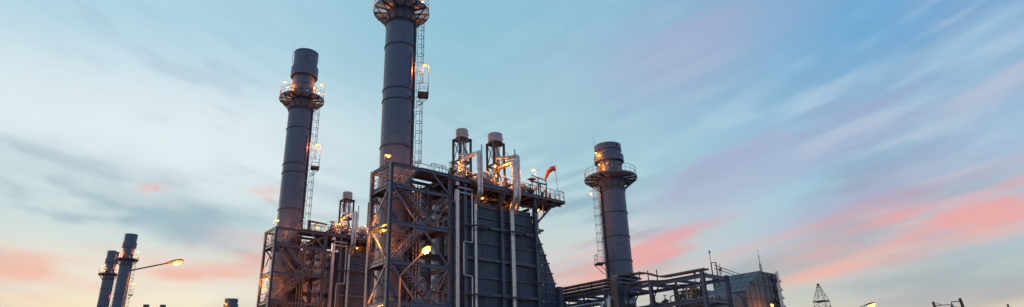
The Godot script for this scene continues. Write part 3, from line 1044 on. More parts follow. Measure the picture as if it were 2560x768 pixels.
func vent_silencer(label: String, at: Vector3, h: float, r: float, group: String) -> Node3D:
	var t := thing("vent_silencer", label, "vent silencer", at, group)
	var a := 1.5
	var d := -1.25
	for x: float in [0.0, a]:
		for z: float in [0.0, d]:
			beam(t, "column", Vector3(x, 0, z), Vector3(x, h, z), 0.2, 0.2, M.steel_dark, "i")
	var mid := h * 0.55
	for y: float in [h - 0.1, mid, h * 0.12]:
		for z: float in [0.0, d]:
			beam(t, "beam", Vector3(-0.08 if y > mid else 0.1, y, z), Vector3(a + (0.18 if y > mid else -0.1), y, z), 0.16, 0.2, M.steel_dark, "i")
		for x: float in [0.0, a]:
			beam(t, "beam", Vector3(x, y, -0.1), Vector3(x, y, d + 0.1), 0.16, 0.2, M.steel_dark, "i")
	for seg in [[h - 0.25, mid + 0.1], [mid - 0.1, h * 0.12 + 0.1]]:
		beam(t, "brace", Vector3(0.08, seg[0], 0), Vector3(a - 0.08, seg[1], 0), 0.07, 0.07, M.steel_dark)
		beam(t, "brace", Vector3(0.08, seg[0], d), Vector3(a - 0.08, seg[1], d), 0.07, 0.07, M.steel_dark)
		beam(t, "brace", Vector3(0, seg[0], -0.08), Vector3(0, seg[1], d + 0.08), 0.07, 0.07, M.steel_dark)
		beam(t, "brace", Vector3(a, seg[0], d + 0.08), Vector3(a, seg[1], -0.08), 0.07, 0.07, M.steel_dark)
	var c := Vector3(a * 0.5, 0, d * 0.5)
	lathe_part(t, "drum", c, [Vector2(0.0, h + 0.06), Vector2(r - 0.03, h + 0.06), Vector2(r, h + 0.1), Vector2(r, h + 1.1), Vector2(r - 0.03, h + 1.14), Vector2(r - 0.1, h + 1.14), Vector2(r - 0.1, h + 0.6)], M.drum, 32)
	box(t, "name_plate", c + Vector3(r * 0.72, h + 0.5, r * 0.72), Vector3(0.1, 0.16, 0.1), M.steel_dark)
	for k in 5:
		lathe_part(t, "foot", c + Vector3(cos(k * 1.257) * r * 0.7, h - 0.32, sin(k * 1.257) * r * 0.7), [Vector2(0.0, 0.0), Vector2(0.07, 0.0), Vector2(0.07, 0.36)], M.steel_dark, 8)
	for k in 2:
		var p := c + Vector3(-0.28 + k * 0.58, 0, 0.1)
		lathe_part(t, "vent_pipe", p, [Vector2(0.2, mid - 0.6), Vector2(0.2, h - 0.3), Vector2(0.24, h - 0.3), Vector2(0.24, h)], M.clad, 20)
	return t


func clad_pipe(label: String, base: Vector3, pts: Array, r: float, rad: float, band: float, group: String) -> Node3D:
	var t := thing("insulated_pipe", label, "pipe", base, group)
	var st := new_st()
	var path := rounded(pts, rad, 7)
	add_tube(st, path, r, 18)
	part(t, "lagging", done(st), M.clad)
	# lap bands of the sheet-metal lagging
	var ring := new_st()
	add_lathe(ring, Vector3.ZERO, [Vector2(r * 0.98, -0.025), Vector2(r + 0.013, -0.025), Vector2(r + 0.013, 0.025), Vector2(r * 0.98, 0.025)], 18)
	var mesh := done(ring)
	var acc := 0.0
	for i in path.size() - 1:
		var a: Vector3 = path[i]
		var b: Vector3 = path[i + 1]
		var l := a.distance_to(b)
		var d := (b - a).normalized()
		while acc < l:
			var bs := along(a, b)
			part(t, "lap_band", mesh, M.clad_band, Transform3D(Basis(bs.x, bs.z, -bs.y), a + d * acc))
			acc += band
		acc -= l
	return t


func valve(at: Vector3, turn: float, s: float, label: String, group: String, m: Material) -> void:
	var t := thing("valve", label, "valve", at, group)
	t.rotation.y = turn
	t.scale = Vector3.ONE * s
	var bx := Basis(Vector3(0, 1, 0), Vector3(1, 0, 0), Vector3(0, 0, -1))
	lathe_part(t, "body", Vector3(-0.35, 0.5, 0), [Vector2(0.2, 0.0), Vector2(0.2, 0.06), Vector2(0.11, 0.06), Vector2(0.12, 0.15), Vector2(0.19, 0.27), Vector2(0.19, 0.43), Vector2(0.12, 0.55), Vector2(0.11, 0.64), Vector2(0.2, 0.64), Vector2(0.2, 0.7), Vector2(0, 0.7)], m, 16, bx)
	lathe_part(t, "bonnet", Vector3(0, 0.62, 0), [Vector2(0.1, 0), Vector2(0.1, 0.12), Vector2(0.17, 0.12), Vector2(0.17, 0.17), Vector2(0.06, 0.2), Vector2(0.05, 0.5), Vector2(0.03, 0.5), Vector2(0.03, 0.66), Vector2(0, 0.66)], m, 14)
	var st := new_st()
	var pts: Array = []
	for k in 15:
		var a := TAU * k / 14.0
		pts.append(Vector3(cos(a) * 0.22, 1.2, sin(a) * 0.22))
	add_tube(st, pts, 0.022, 5)
	for k in 3:
		var a := PI * k / 3.0
		add_rod(st, Vector3(cos(a) * 0.22, 1.2, sin(a) * 0.22), Vector3(-cos(a) * 0.22, 1.2, -sin(a) * 0.22), 0.015, 4)
	part(t, "handwheel", done(st), M.rust)
	lathe_part(t, "support", Vector3(0, 0, 0), [Vector2(0.12, 0), Vector2(0.12, 0.02), Vector2(0.04, 0.03), Vector2(0.04, 0.36)], M.steel_dark, 10)
	for s2: float in [-1.0, 1.0]:
		lathe_part(t, "pipe_stub", Vector3(0.35 * s2, 0.5, 0), [Vector2(0.1, 0.0), Vector2(0.1, 0.5), Vector2(0, 0.5)], M.clad, 14, Basis(Vector3(0, 1, 0), Vector3(s2, 0, 0), Vector3(0, 0, -s2)))


func steam_drum(label: String, at: Vector3, r: float, l: float, group: String) -> void:
	var t := thing("steam_drum", label, "steam drum", at, group)
	var b := Basis(Vector3(1, 0, 0), Vector3(0, 0, -1), Vector3(0, 1, 0))
	lathe_part(t, "shell", Vector3(0, r + 0.45, 0), [Vector2(r, 0), Vector2(r, l)], M.drum, 32, b)
	var prof: Array = []
	for k in 7:
		var a := PI * 0.5 * k / 6.0
		prof.append(Vector2(r * sin(a), -0.5 * r * cos(a)))
	var st := new_st(true)
	add_lathe(st, Vector3.ZERO, prof, 32)
	part(t, "head", done(st), M.drum, Transform3D(b, Vector3(0, r + 0.45, 0)))
	lathe_part(t, "manhole", Vector3(0, r + 0.45, r * 0.5), [Vector2(0, -0.08), Vector2(0.3, -0.08), Vector2(0.3, 0.05)], M.galv, 20, b)
	for k in 4:
		lathe_part(t, "lap_band", Vector3(0, r + 0.45, -0.3 - k * l * 0.3), ring_profile(r, 0, 0.015, 0.04), M.clad_band, 32, b)
	for k in 2:
		box(t, "saddle", Vector3(0, 0.3, -0.6 - k * (l - 1.4)), Vector3(r * 1.5, 0.62, 0.25), M.steel_dark)


# ---------------------------------------------------------------- the short stack on the right
func short_stack(at: Vector3, label: String, which: String, out: Vector3, low_by: float) -> void:
	var t := thing("exhaust_stack", label, "chimney stack", at)
	var r := 1.73
	var low := 0.0
	var up := Vector3(0, -low_by, 0)
	for top: float in [3.9, 7.2, 10.4, 13.5, 16.67, 19.8, 22.98, 26.1]:
		top -= low_by if top > 20.0 else low_by * 0.5
		lathe_part(t, "shell_section", Vector3.ZERO, [Vector2(r, low), Vector2(r, top - 0.012), Vector2(r - 0.012, top)], M.shell, 64)
		lathe_part(t, "stiffener_ring", Vector3.ZERO, ring_profile(r, top, 0.085, 0.05), M.steel_dark, 64)
		low = top
	lathe_part(t, "stiffener_ring", up, ring_profile(r, 26.4, 0.1, 0.05), M.steel_dark, 64)
	lathe_part(t, "neck", up, [Vector2(r, 26.1), Vector2(r, 27.7), Vector2(1.66, 27.9), Vector2(1.66, 30.3)], M.shell, 64)
	lathe_part(t, "skirt", up, [Vector2(1.7, 30.3), Vector2(1.97, 30.1), Vector2(1.99, 30.14), Vector2(1.99, 31.05), Vector2(1.8, 31.2)], M.shell, 64)
	lathe_part(t, "cap", up, [Vector2(1.72, 31.15), Vector2(1.72, 31.75), Vector2(1.78, 31.75), Vector2(1.78, 32.6), Vector2(1.6, 32.6), Vector2(1.6, 30.0)], M.shell, 64)
	lathe_part(t, "stiffener_ring", up, ring_profile(1.76, 31.75, 0.05, 0.04), M.steel_dark, 64)
	gallery(t, 1.7, 3.5, 27.85 - low_by, 26.4 - low_by, 14)
	var vf := Vector3(out.z, 0, -out.x)
	var lad := (out * 0.94 + vf * 0.34).normalized()
	ladder(t, lad * (r + 0.22) + Vector3(0, 16.6 - low_by, 0), 11.2, lad, M.steel, 1.5)
	ladder_landing(t, lad * (r + 0.66) + Vector3(0, 16.5 - low_by, 0), lad, M.galv)
	var dc := (out * 0.78 + vf * 0.62).normalized()
	for k in 4:
		beam(t, "cable_riser", dc * (r + 0.1) + Vector3(0, 5.6 + k * 5.3 - low_by, 0), dc * (r + 0.1) + Vector3(0, 10.8 + k * 5.3 - low_by, 0), 0.2, 0.12, M.steel_dark, "channel", out)
	lightning_rod(t, out * 1.8 + vf * 0.3 + Vector3(0, 31.3, 0) + up, 3.2)
	lightning_rod(t, vf * -1.0 + out * -1.5 + Vector3(0, 32.0, 0) + up, 1.4)
	for k in 3:
		box(t, "lifting_lug", (vf * [0.98, 0.7, 0.75][k] + out * [0.1, 0.72, -0.7][k]) * 1.84 + Vector3(0, 32.2 - (k % 2) * 0.6, 0) + up, Vector3(0.18, 0.22, 0.18), M.steel_dark)
	var d := (vf * 0.97 + out * 0.12).normalized()
	lathe_part(t, "sampling_port", d * 1.6 + Vector3(0, 29.55, 0) + up, [Vector2(0.16, 0.0), Vector2(0.16, 0.25), Vector2(0.12, 0.27), Vector2(0.0, 0.27)], M.white, 18, Basis(Vector3.UP.cross(d), d, Vector3.UP.cross(d).cross(d)))
	d = (vf * 0.55 - out * 0.84).normalized()
	lathe_part(t, "sampling_port", d * 1.6 + Vector3(0, 29.5, 0) + up, [Vector2(0.15, 0.0), Vector2(0.15, 0.25), Vector2(0.12, 0.27), Vector2(0.0, 0.27)], M.steel_dark, 18, Basis(Vector3.UP.cross(d), d, Vector3.UP.cross(d).cross(d)))
	d = (vf * 0.62 + out * 0.78).normalized()
	for k in 3:
		box(t, "instrument_box", d * (2.0 + 0.12 * k) + Vector3(0.18 * k, 28.2 + 0.3 * k, 0) + up, Vector3(0.32, 0.5 + 0.2 * k, 0.3), [M.steel_dark, M.galv, M.rust][k])
	for k in 5:
		var a := atan2(vf.z, vf.x) - 0.75 + k * 0.37
		box(t, "seam", Vector3(cos(a) * 1.67, 29.1, sin(a) * 1.67) + up, Vector3(0.05, 2.3, 0.05), M.steel_dark)
	var g := "lamps on the short stacks"
	wall_lamp("small lit lamp beside the cap of the %s" % which, at + out * 1.62 + vf * 1.75 + Vector3(0, 31.15, 0) + up, vf, 3.0, g, 0.8)
	wall_lamp("lit lamp close to the neck above the gallery, %s" % which, at + out * 1.3 + vf * 1.95 + Vector3(0, 29.4, 0) + up, vf, 3.5, g, 0.6)
	wall_lamp("lit lamp hanging below the gallery of the %s" % which, at + out * 2.75 + vf * 0.75 + Vector3(0, 25.9, 0) + up, vf + out * 0.2, 4.0, g)


func wall_lamp(label: String, at: Vector3, aim: Vector3, energy: float, group: String, size: float = 1.0) -> void:
	var t := thing("wall_lamp", label, "lamp", at, group)
	var st := new_st()
	add_tube(st, rounded([-aim.normalized() * 0.3 + Vector3(0, 0.45, 0), Vector3(0, 0.45, 0), Vector3(0, 0.1, 0)], 0.1, 3), 0.025, 6)
	part(t, "arm", done(st), M.steel_dark)
	lamp_head(t, Vector3.ZERO, aim, energy, size)


# ---------------------------------------------------------------- pipe rack
func pipe_rack() -> void:
	var t := thing("pipe_rack", "two-tier steel pipe rack running back from the open end frame", "pipe rack", Vector3(52, 0, -33))
	var w := 4.2
	var zs := [0.0, -6.1, -12.2, -18.6, -25.0, -31.4]
	for z: float in zs:
		for x: float in [0.0, w]:
			beam(t, "column", Vector3(x, 0, z), Vector3(x, 11.75, z), 0.34, 0.34, M.steel, "i", Vector3(1, 0, 0))
		for y: float in [11.4, 9.15, 6.6]:
			beam(t, "cross_beam", Vector3(0.18, y, z), Vector3(w - 0.18, y, z), 0.2, 0.36, M.steel, "i")
	for k in zs.size() - 1:
		var z0: float = zs[k] - 0.18
		var z1: float = zs[k + 1] + 0.18
		for x: float in [0.0, w]:
			for y: float in [11.35, 9.1, 6.6]:
				beam(t, "side_beam", Vector3(x, y, z0), Vector3(x, y, z1), 0.2, 0.34, M.steel, "i")
		var zm := (z0 + z1) * 0.5
		for y: float in [11.35, 9.1]:
			beam(t, "cross_beam", Vector3(0.12, y, zm), Vector3(w - 0.12, y, zm), 0.16, 0.28, M.steel, "i")
		# plan bracing and hangers
		beam(t, "brace", Vector3(0.1, 11.3, z0), Vector3(w - 0.1, 11.3, zm), 0.1, 0.1, M.steel_dark)
		beam(t, "brace", Vector3(w - 0.1, 11.28, zm), Vector3(0.1, 11.28, z1), 0.1, 0.1, M.steel_dark)
		for x: float in [0.0, w]:
			beam(t, "hanger", Vector3(x, 11.2, zm), Vector3(x, 9.28, zm), 0.16, 0.16, M.steel_dark, "i")
			beam(t, "knee_brace", Vector3(x, 9.9, z1 - 0.02), Vector3(x, 11.2, z1 + 0.85), 0.1, 0.1, M.steel_dark)
	# rack furniture by the end frame
	ladder(t, Vector3(w + 0.35, 0.2, -0.4), 9.0, Vector3(1, 0, 0), M.galv, 2.4)
	# cable trays: four deep at the far end
	for k in 4:
		var tr := cable_tray("ladder cable tray, %s of four stacked along the far rack" % ["lowest", "second lowest", "second highest", "highest"][k], Vector3(52.05, 11.68 + k * 0.36, -44.2), [Vector3.ZERO, Vector3(0, 0, -19.0)], "stacked cable trays on the rack")
	# upright hangers of the stack of trays
	var f := thing("tray_support", "row of upright steel angles holding the four stacked cable trays", "tray support", Vector3(51.9, 11.55, -44.2))
	for k in 9:
		beam(f, "upright", Vector3(-0.04, 0, -0.8 - k * 2.0), Vector3(-0.04, 1.26, -0.8 - k * 2.0), 0.09, 0.07, M.steel_dark)
	# trays of the near end, one over the other, with a hump at the crossing
	cable_tray("upper cable tray with a hump, running out to the rack's end", Vector3(52.05, 11.98, -32.7), [Vector3.ZERO, Vector3(0, 0, -5.4), Vector3(0, 0.75, -7.1), Vector3(0, 0.85, -8.6), Vector3(0, 0.95, -10.4)], "trays at the rack's near end")
	cable_tray("lower cable tray close above the rack's top beam", Vector3(52.5, 11.6, -33.3), [Vector3.ZERO, Vector3(0, 0, -4.6), Vector3(0, 0.3, -6.4), Vector3(0, 0.35, -9.4)], "trays at the rack's near end")
	# the broad tray that turns down
	var lb := ["outermost", "second", "third", "innermost"]
	for k in 4:
		var yk := 13.05 - k * 0.42
		tray_bend("curved cable tray turning down at the rack, %s of the nest" % lb[k], Vector3(51.45, 0, -43.9), yk, k, "cable trays turning down")
	var up := thing("tray_post", "slim steel posts between the curved cable trays", "tray support", Vector3(51.9, 11.5, -41.6))
	for k in 4:
		beam(up, "post", Vector3(0, 0, 0.2 + k * 1.1), Vector3(0, 1.5 - 0.1 * k, 0.2 + k * 1.1), 0.08, 0.08, M.steel_dark)
	# insulated pipes below
	clad_pipe("silvery insulated pipe elbow left of the curved cable trays", Vector3(51.2, 8.0, -45.0), [Vector3(0, -6, 0), Vector3(0, 2.2, 0), Vector3(0, 2.2, -14)], 0.22, 0.55, 0.3, "insulated pipes at the rack")
	clad_pipe("larger silvery pipe elbow close beside the curved cable trays", Vector3(51.0, 8.0, -44.0), [Vector3(0, -6, 0), Vector3(0, 2.55, 0), Vector3(2.6, 2.55, 0)], 0.3, 0.6, 0.28, "insulated pipes at the rack")
	clad_pipe("fat copper-tinted pipe with a domed end right of the curved trays", Vector3(53.4, 10.2, -43.6), [Vector3(-1.6, 0, -1.6), Vector3(0.9, 0, 0.4)], 0.45, 0.3, 0.6, "insulated pipes at the rack")
	clad_pipe("long lagged pipe lying on the rack's lower tier", Vector3(54.4, 9.6, -33.6), [Vector3.ZERO, Vector3(0, 0, -26)], 0.17, 0.3, 1.5, "insulated pipes at the rack")
	clad_pipe("thin lagged pipe beside the long one on the lower tier", Vector3(55.2, 9.5, -34.4), [Vector3.ZERO, Vector3(0, 0, -26)], 0.1, 0.3, 1.5, "insulated pipes at the rack")
	for k in 4:
		clad_pipe("%s of four bare pipes laid over the rack's top beams" % ["first", "second", "third", "fourth"][k], Vector3(53.2 + k * 0.62, 11.72 + 0.02 * k, -33.3 - 0.5 * k), [Vector3.ZERO, Vector3(0, 0, -9.0 - 4.0 * (k % 2)), Vector3(0, 0.6 * (k % 2), -9.8 - 4.0 * (k % 2)), Vector3(0, 0.6 * (k % 2), -24)], 0.07 + 0.03 * (k % 3), 0.3, 2.0, "insulated pipes at the rack")
	for k in 3:
		clad_pipe("%s drop pipe rising through the rack's middle bay" % ["left", "middle", "right"][k], Vector3(53.0 + k * 0.7, 0, -37.6 + k * 0.5), [Vector3.ZERO, Vector3(0, 10.1 + 0.4 * k, 0), Vector3(0, 10.1 + 0.4 * k, 2.4)], 0.06 + 0.02 * k, 0.25, 1.6, "insulated pipes at the rack")
	cable_tray("cable tray slung under the rack's lower tier", Vector3(52.4, 8.75, -33.4), [Vector3.ZERO, Vector3(0, 0, -20.0)], "trays at the rack's near end")
	var y := thing("gas_pipe", "yellow gas pipe with an elbow rising inside the rack", "pipe", Vector3(55.0, 0, -36.5))
	var st := new_st()
	add_tube(st, rounded([Vector3(0, 0, 0), Vector3(0, 10.9, 0), Vector3(0.65, 10.9, 0.35)], 0.35, 6), 0.17, 14)
	part(y, "tube", done(st), M.yellow)
	lathe_part(y, "flange", Vector3(0.55, 10.9, 0.3), ring_profile(0.16, 0, 0.1, 0.05), M.yellow, 16, Basis(Vector3(0, 1, 0), Vector3(0.88, 0, 0.47), Vector3(0.47, 0, -0.88)))
	# valve platform clutter in the rack
	var gv := "valves inside the pipe rack"
	for k in 4:
		valve(Vector3(53.2 + 0.6 * (k % 2), 9.3, -35.0 - k * 1.7), 0.6 * k, 0.8, "small valve on the lower tier of the pipe rack", gv, M.rust)


func cable_tray(label: String, at: Vector3, pts: Array, group: String) -> Node3D:
	var t := thing("cable_tray", label, "cable tray", at, group)
	var path := rounded(pts, 0.8, 4)
	var w := 0.75
	for s: float in [0.0, w]:
		var st := new_st()
		for i in path.size() - 1:
			add_bar(st, path[i] + Vector3(s, 0, 0), path[i + 1] + Vector3(s, 0, 0), 0.03, 0.17)
		part(t, "side_rail", done(st), M.tray)
	var st2 := new_st()
	var acc := 0.2
	for i in path.size() - 1:
		var a: Vector3 = path[i]
		var b: Vector3 = path[i + 1]
		var l := a.distance_to(b)
		while acc < l:
			var p := a.lerp(b, acc / l)
			add_bar(st2, p + Vector3(0.02, -0.04, 0), p + Vector3(w - 0.02, -0.04, 0), 0.05, 0.03)
			acc += 0.35
		acc -= l
	part(t, "rungs", done(st2), M.tray)
	var st3 := new_st()
	for k in 5:
		var cab: Array = []
		for i in path.size():
			cab.append(path[i] + Vector3(0.12 + k * 0.13, 0.0, 0))
		add_tube(st3, cab, 0.032, 5)
	part(t, "cables", done(st3), M.black)
	return t


func tray_bend(label: String, at: Vector3, y: float, k: int, group: String) -> void:
	# comes across the rack and turns down on its near side
	var t := thing("cable_tray_bend", label, "cable tray", at, group)
	var x := k * 0.3
	var path := rounded([Vector3(x, 1.0, 0), Vector3(x, y, 0), Vector3(3.0 + 0.3 * k, y, 0), Vector3(4.2, y - 0.25 - 0.1 * (k % 2), 0)], 0.8 - k * 0.12, 8)
	var w := 0.95
	for s: float in [0.0, w]:
		var st := new_st()
		for i in path.size() - 1:
			add_bar(st, path[i] + Vector3(0, 0, s), path[i + 1] + Vector3(0, 0, s), 0.03, 0.16, Vector3(0, 0, 1).cross(path[i + 1] - path[i]))
		part(t, "side_rail", done(st), M.steel)
	var sp := new_st()
	for i in path.size() - 1:
		if k == 0:
			add_bar(sp, path[i] + Vector3(0, 0, w * 0.5), path[i + 1] + Vector3(0, 0, w * 0.5), 0.03, w - 0.04, Vector3(0, 0, 1))
		else:
			for c in 6:
				add_bar(sp, path[i] + Vector3(0, 0, 0.1 + c * 0.15), path[i + 1] + Vector3(0, 0, 0.1 + c * 0.15), 0.05, 0.05)
	part(t, "cover" if k == 0 else "cables", done(sp), M.tray if k == 0 else M.black)


# ---------------------------------------------------------------- inlet filter house
func filter_house() -> void:
	var at := Vector3(64.6, 0, -36.0)
	var t := thing("filter_house", "pale grey air filter house with ribbed sloping hood and stepped louvres", "filter house", at)
	# local: hood lower edge x 0, module x 4.3..7.4, z 0..-6.4
	var top := 13.8
	box(t, "module", Vector3(5.85, 9.2, -3.2), Vector3(3.1, 9.2, 6.4), M.filter)
	for x: float in [4.6, 7.1]:
		for z: float in [-0.3, -6.1]:
			beam(t, "leg", Vector3(x, 0, z), Vector3(x, 4.6, z), 0.3, 0.3, M.steel, "i")
	# hood: sloping roof, near cheek, far cheek
	var A := Vector3(4.3, top, 0)
	var B := Vector3(0, 11.2, 0)
	var C := Vector3(0, 11.2, -3.6)
	var D := Vector3(4.3, top, -6.4)
	var st := new_st()
	quad(st, A, B, C, D)
	tri(st, A, Vector3(4.3, 5.2, 0), B)
	quad(st, B, Vector3(4.3, 5.2, 0), Vector3(4.3, 5.2, 0), Vector3(0, 7.6, 0))
	quad(st, D, C, Vector3(0, 7.6, -3.6), Vector3(4.3, 5.2, -6.4))
	quad(st, B, Vector3(0, 7.6, 0), Vector3(0, 7.6, -3.6), C)
	quad(st, Vector3(0, 7.6, 0), Vector3(4.3, 5.2, 0), Vector3(4.3, 5.2, -6.4), Vector3(0, 7.6, -3.6))
	var shrink := Transform3D(Basis.from_scale(Vector3(1, 1, 1)), Vector3(0, -0.05, -0.04))
	part(t, "hood_shell", done(st), M.filter, shrink)
	# roof panels between ribs
	var nx := 4
	var nz := 6
	for i in nx:
		for j in nz:
			var p00 := A.lerp(B, float(i) / nx).lerp(D.lerp(C, float(i) / nx), float(j) / nz)
			var p10 := A.lerp(B, float(i + 1) / nx).lerp(D.lerp(C, float(i + 1) / nx), float(j) / nz)
			var p11 := A.lerp(B, float(i + 1) / nx).lerp(D.lerp(C, float(i + 1) / nx), float(j + 1) / nz)
			var p01 := A.lerp(B, float(i) / nx).lerp(D.lerp(C, float(i) / nx), float(j + 1) / nz)
			slab(t, "roof_panel", [p00, p10, p11, p01], Vector3(-0.5, 0.86, 0).normalized(), 0.05, M.filter)
	for i in nx + 1:
		beam(t, "rib", A.lerp(B, float(i) / nx), D.lerp(C, float(i) / nx), 0.07, 0.16, M.rib, "box", Vector3(-0.5, 0.86, 0))
	for j in nz + 1:
		beam(t, "rib", A.lerp(D, float(j) / nz), B.lerp(C, float(j) / nz), 0.07, 0.16, M.rib, "box", Vector3(-0.5, 0.86, 0))
	# near cheek: upright panels and ribs
	for i in 5:
		var y0 := 5.4 + i * 1.7
		var y1 := minf(y0 + 1.66, top)
		for j in 4:
			var x0 := 4.3 - (j + 1) * 1.07
			var x1 := x0 + 1.04
			var lim0 := 11.2 + (x0 / 4.3) * 2.6
			var lim1 := 11.2 + (x1 / 4.3) * 2.6
			var lo0 := 7.6 - (x0 / 4.3) * 2.4
			if y0 > lim1 - 0.1:
				continue
			slab(t, "cheek_panel", [Vector3(x0, maxf(y0, lo0), 0), Vector3(x1, maxf(y0, lo0 - 0.5), 0), Vector3(x1, maxf(minf(y1, lim1), lo0 + 0.1), 0), Vector3(x0, maxf(minf(y1, lim0), lo0 + 0.05), 0)], Vector3(0, 0, 1), 0.05, M.filter)
		var xl := 0.0 if y0 < 11.2 else (y0 - 11.2) / 2.6 * 4.3
		beam(t, "rib", Vector3(xl, y0 - 0.02, 0.06), Vector3(7.0, y0 - 0.02, 0.06), 0.1, 0.09, M.rib)
	for j in 4:
		var x := 4.3 - j * 1.07
		beam(t, "rib", Vector3(x, 5.6, 0.05), Vector3(x, 11.15 + x / 4.3 * 2.6, 0.05), 0.07, 0.07, M.rib)
	beam(t, "rib", A + Vector3(0, 0, 0.05), B + Vector3(0, 0, 0.05), 0.1, 0.1, M.filter)
	# module cladding joints and base girder
	for x: float in [4.4, 4.75, 5.7, 6.6]:
		beam(t, "seam", Vector3(x, 4.7, 0.05), Vector3(x, top - 0.05, 0.05), 0.06, 0.08, M.rib)
	beam(t, "girder", Vector3(4.4, 4.55, 0.1), Vector3(7.4, 4.55, 0.1), 0.2, 0.3, M.steel, "i")
	beam(t, "girder", Vector3(4.4, 8.6, 0.1), Vector3(7.4, 8.6, 0.1), 0.16, 0.22, M.steel_dark, "i")
	# weather hoods on the intake side
	for k in 9:
		var y := 13.75 - k * 0.98
		var hs := new_st()
		add_prism(hs, [Vector2(7.4, y), Vector2(8.9, y - 0.78), Vector2(8.9, y - 0.84), Vector2(7.4, y - 0.5)], 0.02, -6.4)
		part(t, "weather_hood", done(hs), M.clad)
	for k in 6:
		lathe_part(t, "pulse_valve", Vector3(6.3 + 0.35 * (k % 2), 13.2 - k * 1.25, 0.25), [Vector2(0, 0.25), Vector2(0.16, 0.22), Vector2(0.2, 0.0), Vector2(0.2, -0.25), Vector2(0, -0.3)], M.steel_dark, 12)
		box(t, "pulse_header", Vector3(6.7, 12.95 - k * 1.25, 0.2), Vector3(0.9, 0.14, 0.2), M.steel_dark)
	# roof stairs frame and masts
	var fr := thing("roof_handrail", "bare steel handrail frame sloping down over the filter house roof", "handrail", at + Vector3(1.9, 11.6, -4.8))
	st = new_st()
	for k in 2:
		add_bar(st, Vector3(0.25 * k, 0, 0.5 * k), Vector3(0.25 * k, 3.75, 0.5 * k), 0.1, 0.1)
	add_bar(st, Vector3(0, 3.75, 0), Vector3(0.25, 3.75, 0.5), 0.08, 0.08)
	part(fr, "gate_frame", done(st), M.steel_dark)
	st = new_st()
	for k in 2:
		add_bar(st, Vector3(0.1, 3.45 - 0.4 * k, 0.3), Vector3(1.5, 1.9 - 0.3 * k, 3.0), 0.07, 0.07)
	part(fr, "sloping_rail", done(st), M.steel_dark)
	st = new_st()
	add_rod(st, Vector3(0, 3.7, 0), Vector3(0, 5.0, 0), 0.035, 6)
	add_box(st, Vector3(0, 5.05, 0), Vector3(0.14, 0.3, 0.14))
	part(fr, "sensor_mast", done(st), M.steel_dark)
	var ms := thing("lightning_mast", "thin lightning mast in a small frame on the filter house roof", "mast", at + Vector3(5.0, 13.8, -0.3))
	st = new_st()
	add_rod(st, Vector3.ZERO, Vector3(0, 1.9, 0), 0.04, 6)
	add_rod(st, Vector3(0, 1.9, 0), Vector3(0, 2.7, 0), 0.018, 5)
	add_box(st, Vector3(0, 1.9, 0), Vector3(0.1, 0.1, 0.1))
	part(ms, "rod", done(st), M.steel_dark)
	st = new_st()
	for s: float in [-0.22, 0.22]:
		add_bar(st, Vector3(s, 0, 0), Vector3(s, 0.95, 0), 0.05, 0.05)
	for y: float in [0.35, 0.95]:
		add_bar(st, Vector3(-0.22, y, 0), Vector3(0.22, y, 0), 0.05, 0.05)
	part(ms, "frame", done(st), M.steel_dark)
	clad_pipe("silvery vertical pipe up the louvred end of the filter house", at + Vector3(7.35, 0, 0.3), [Vector3(0, 0, 0), Vector3(0, 14.0, 0)], 0.2, 0.2, 0.9, "")
	clad_pipe("thinner vertical pipe beside the one on the filter house", at + Vector3(6.9, 0, 0.35), [Vector3(0, 0, 0), Vector3(0, 12.6, 0)], 0.12, 0.2, 0.9, "")
	# rounded duct that leads from the hood to the turbine
	var du := thing("intake_duct", "pale rounded intake duct between pipe rack and filter house hood", "duct", at + Vector3(0, 0, -0.15))
	st = new_st()
	var sec: Array[Vector2] = [Vector2(-3.4, 7.7), Vector2(-3.4, 10.5), Vector2(-2.9, 11.0), Vector2(-0.7, 11.0), Vector2(-0.1, 10.4), Vector2(-0.1, 7.7)]
	for k in 6:
		var a: Vector2 = sec[k]
		var b: Vector2 = sec[(k + 1) % 6]
		quad(st, Vector3(-7.5, a.y, a.x), Vector3(0.02, a.y, a.x), Vector3(0.02, b.y, b.x), Vector3(-7.5, b.y, b.x))
	for k in range(1, 5):
		tri(st, Vector3(-7.5, sec[0].y, sec[0].x), Vector3(-7.5, sec[k].y, sec[k].x), Vector3(-7.5, sec[k + 1].y, sec[k + 1].x))
	part(du, "duct_shell", done(st), M.filter)
	for k in 4:
		st = new_st()
		for j in 5:
			var a: Vector2 = sec[j]
			var b: Vector2 = sec[j + 1]
			add_bar(st, Vector3(-0.4 - k * 2.2, a.y, a.x), Vector3(-0.4 - k * 2.2, b.y, b.x), 0.1, 0.1)
		part(du, "joint_flange", done(st), M.rib)
	beam(du, "leg", Vector3(-3.0, 0, -0.6), Vector3(-3.0, 7.7, -0.6), 0.25, 0.25, M.steel, "i")
	beam(du, "leg", Vector3(-3.0, 0, -3.0), Vector3(-3.0, 7.7, -3.0), 0.25, 0.25, M.steel, "i")
	post_lamp("lit lamp on a short post at the foot of the filter house", Vector3(67.6, 4.5, -34.6), 5.1, Vector3(-0.35, 0.1, 0.1), 2.0, "", 1.1)


func slab(t: Node3D, called: String, p: Array, n: Vector3, th: float, m: Material) -> void:
	var c: Vector3 = (p[0] + p[1] + p[2] + p[3]) * 0.25
	var q: Array[Vector3] = []
	for v: Vector3 in p:
		q.append(v.lerp(c, 0.05))
	var o: Array[Vector3] = []
	for v in q:
		o.append(v + n * th)
	var st := new_st()
	quad(st, o[0], o[1], o[2], o[3])
	for k in 4:
		var j := (k + 1) % 4
		quad(st, q[k], q[j], o[j], o[k])
	part(t, called, done(st), m)


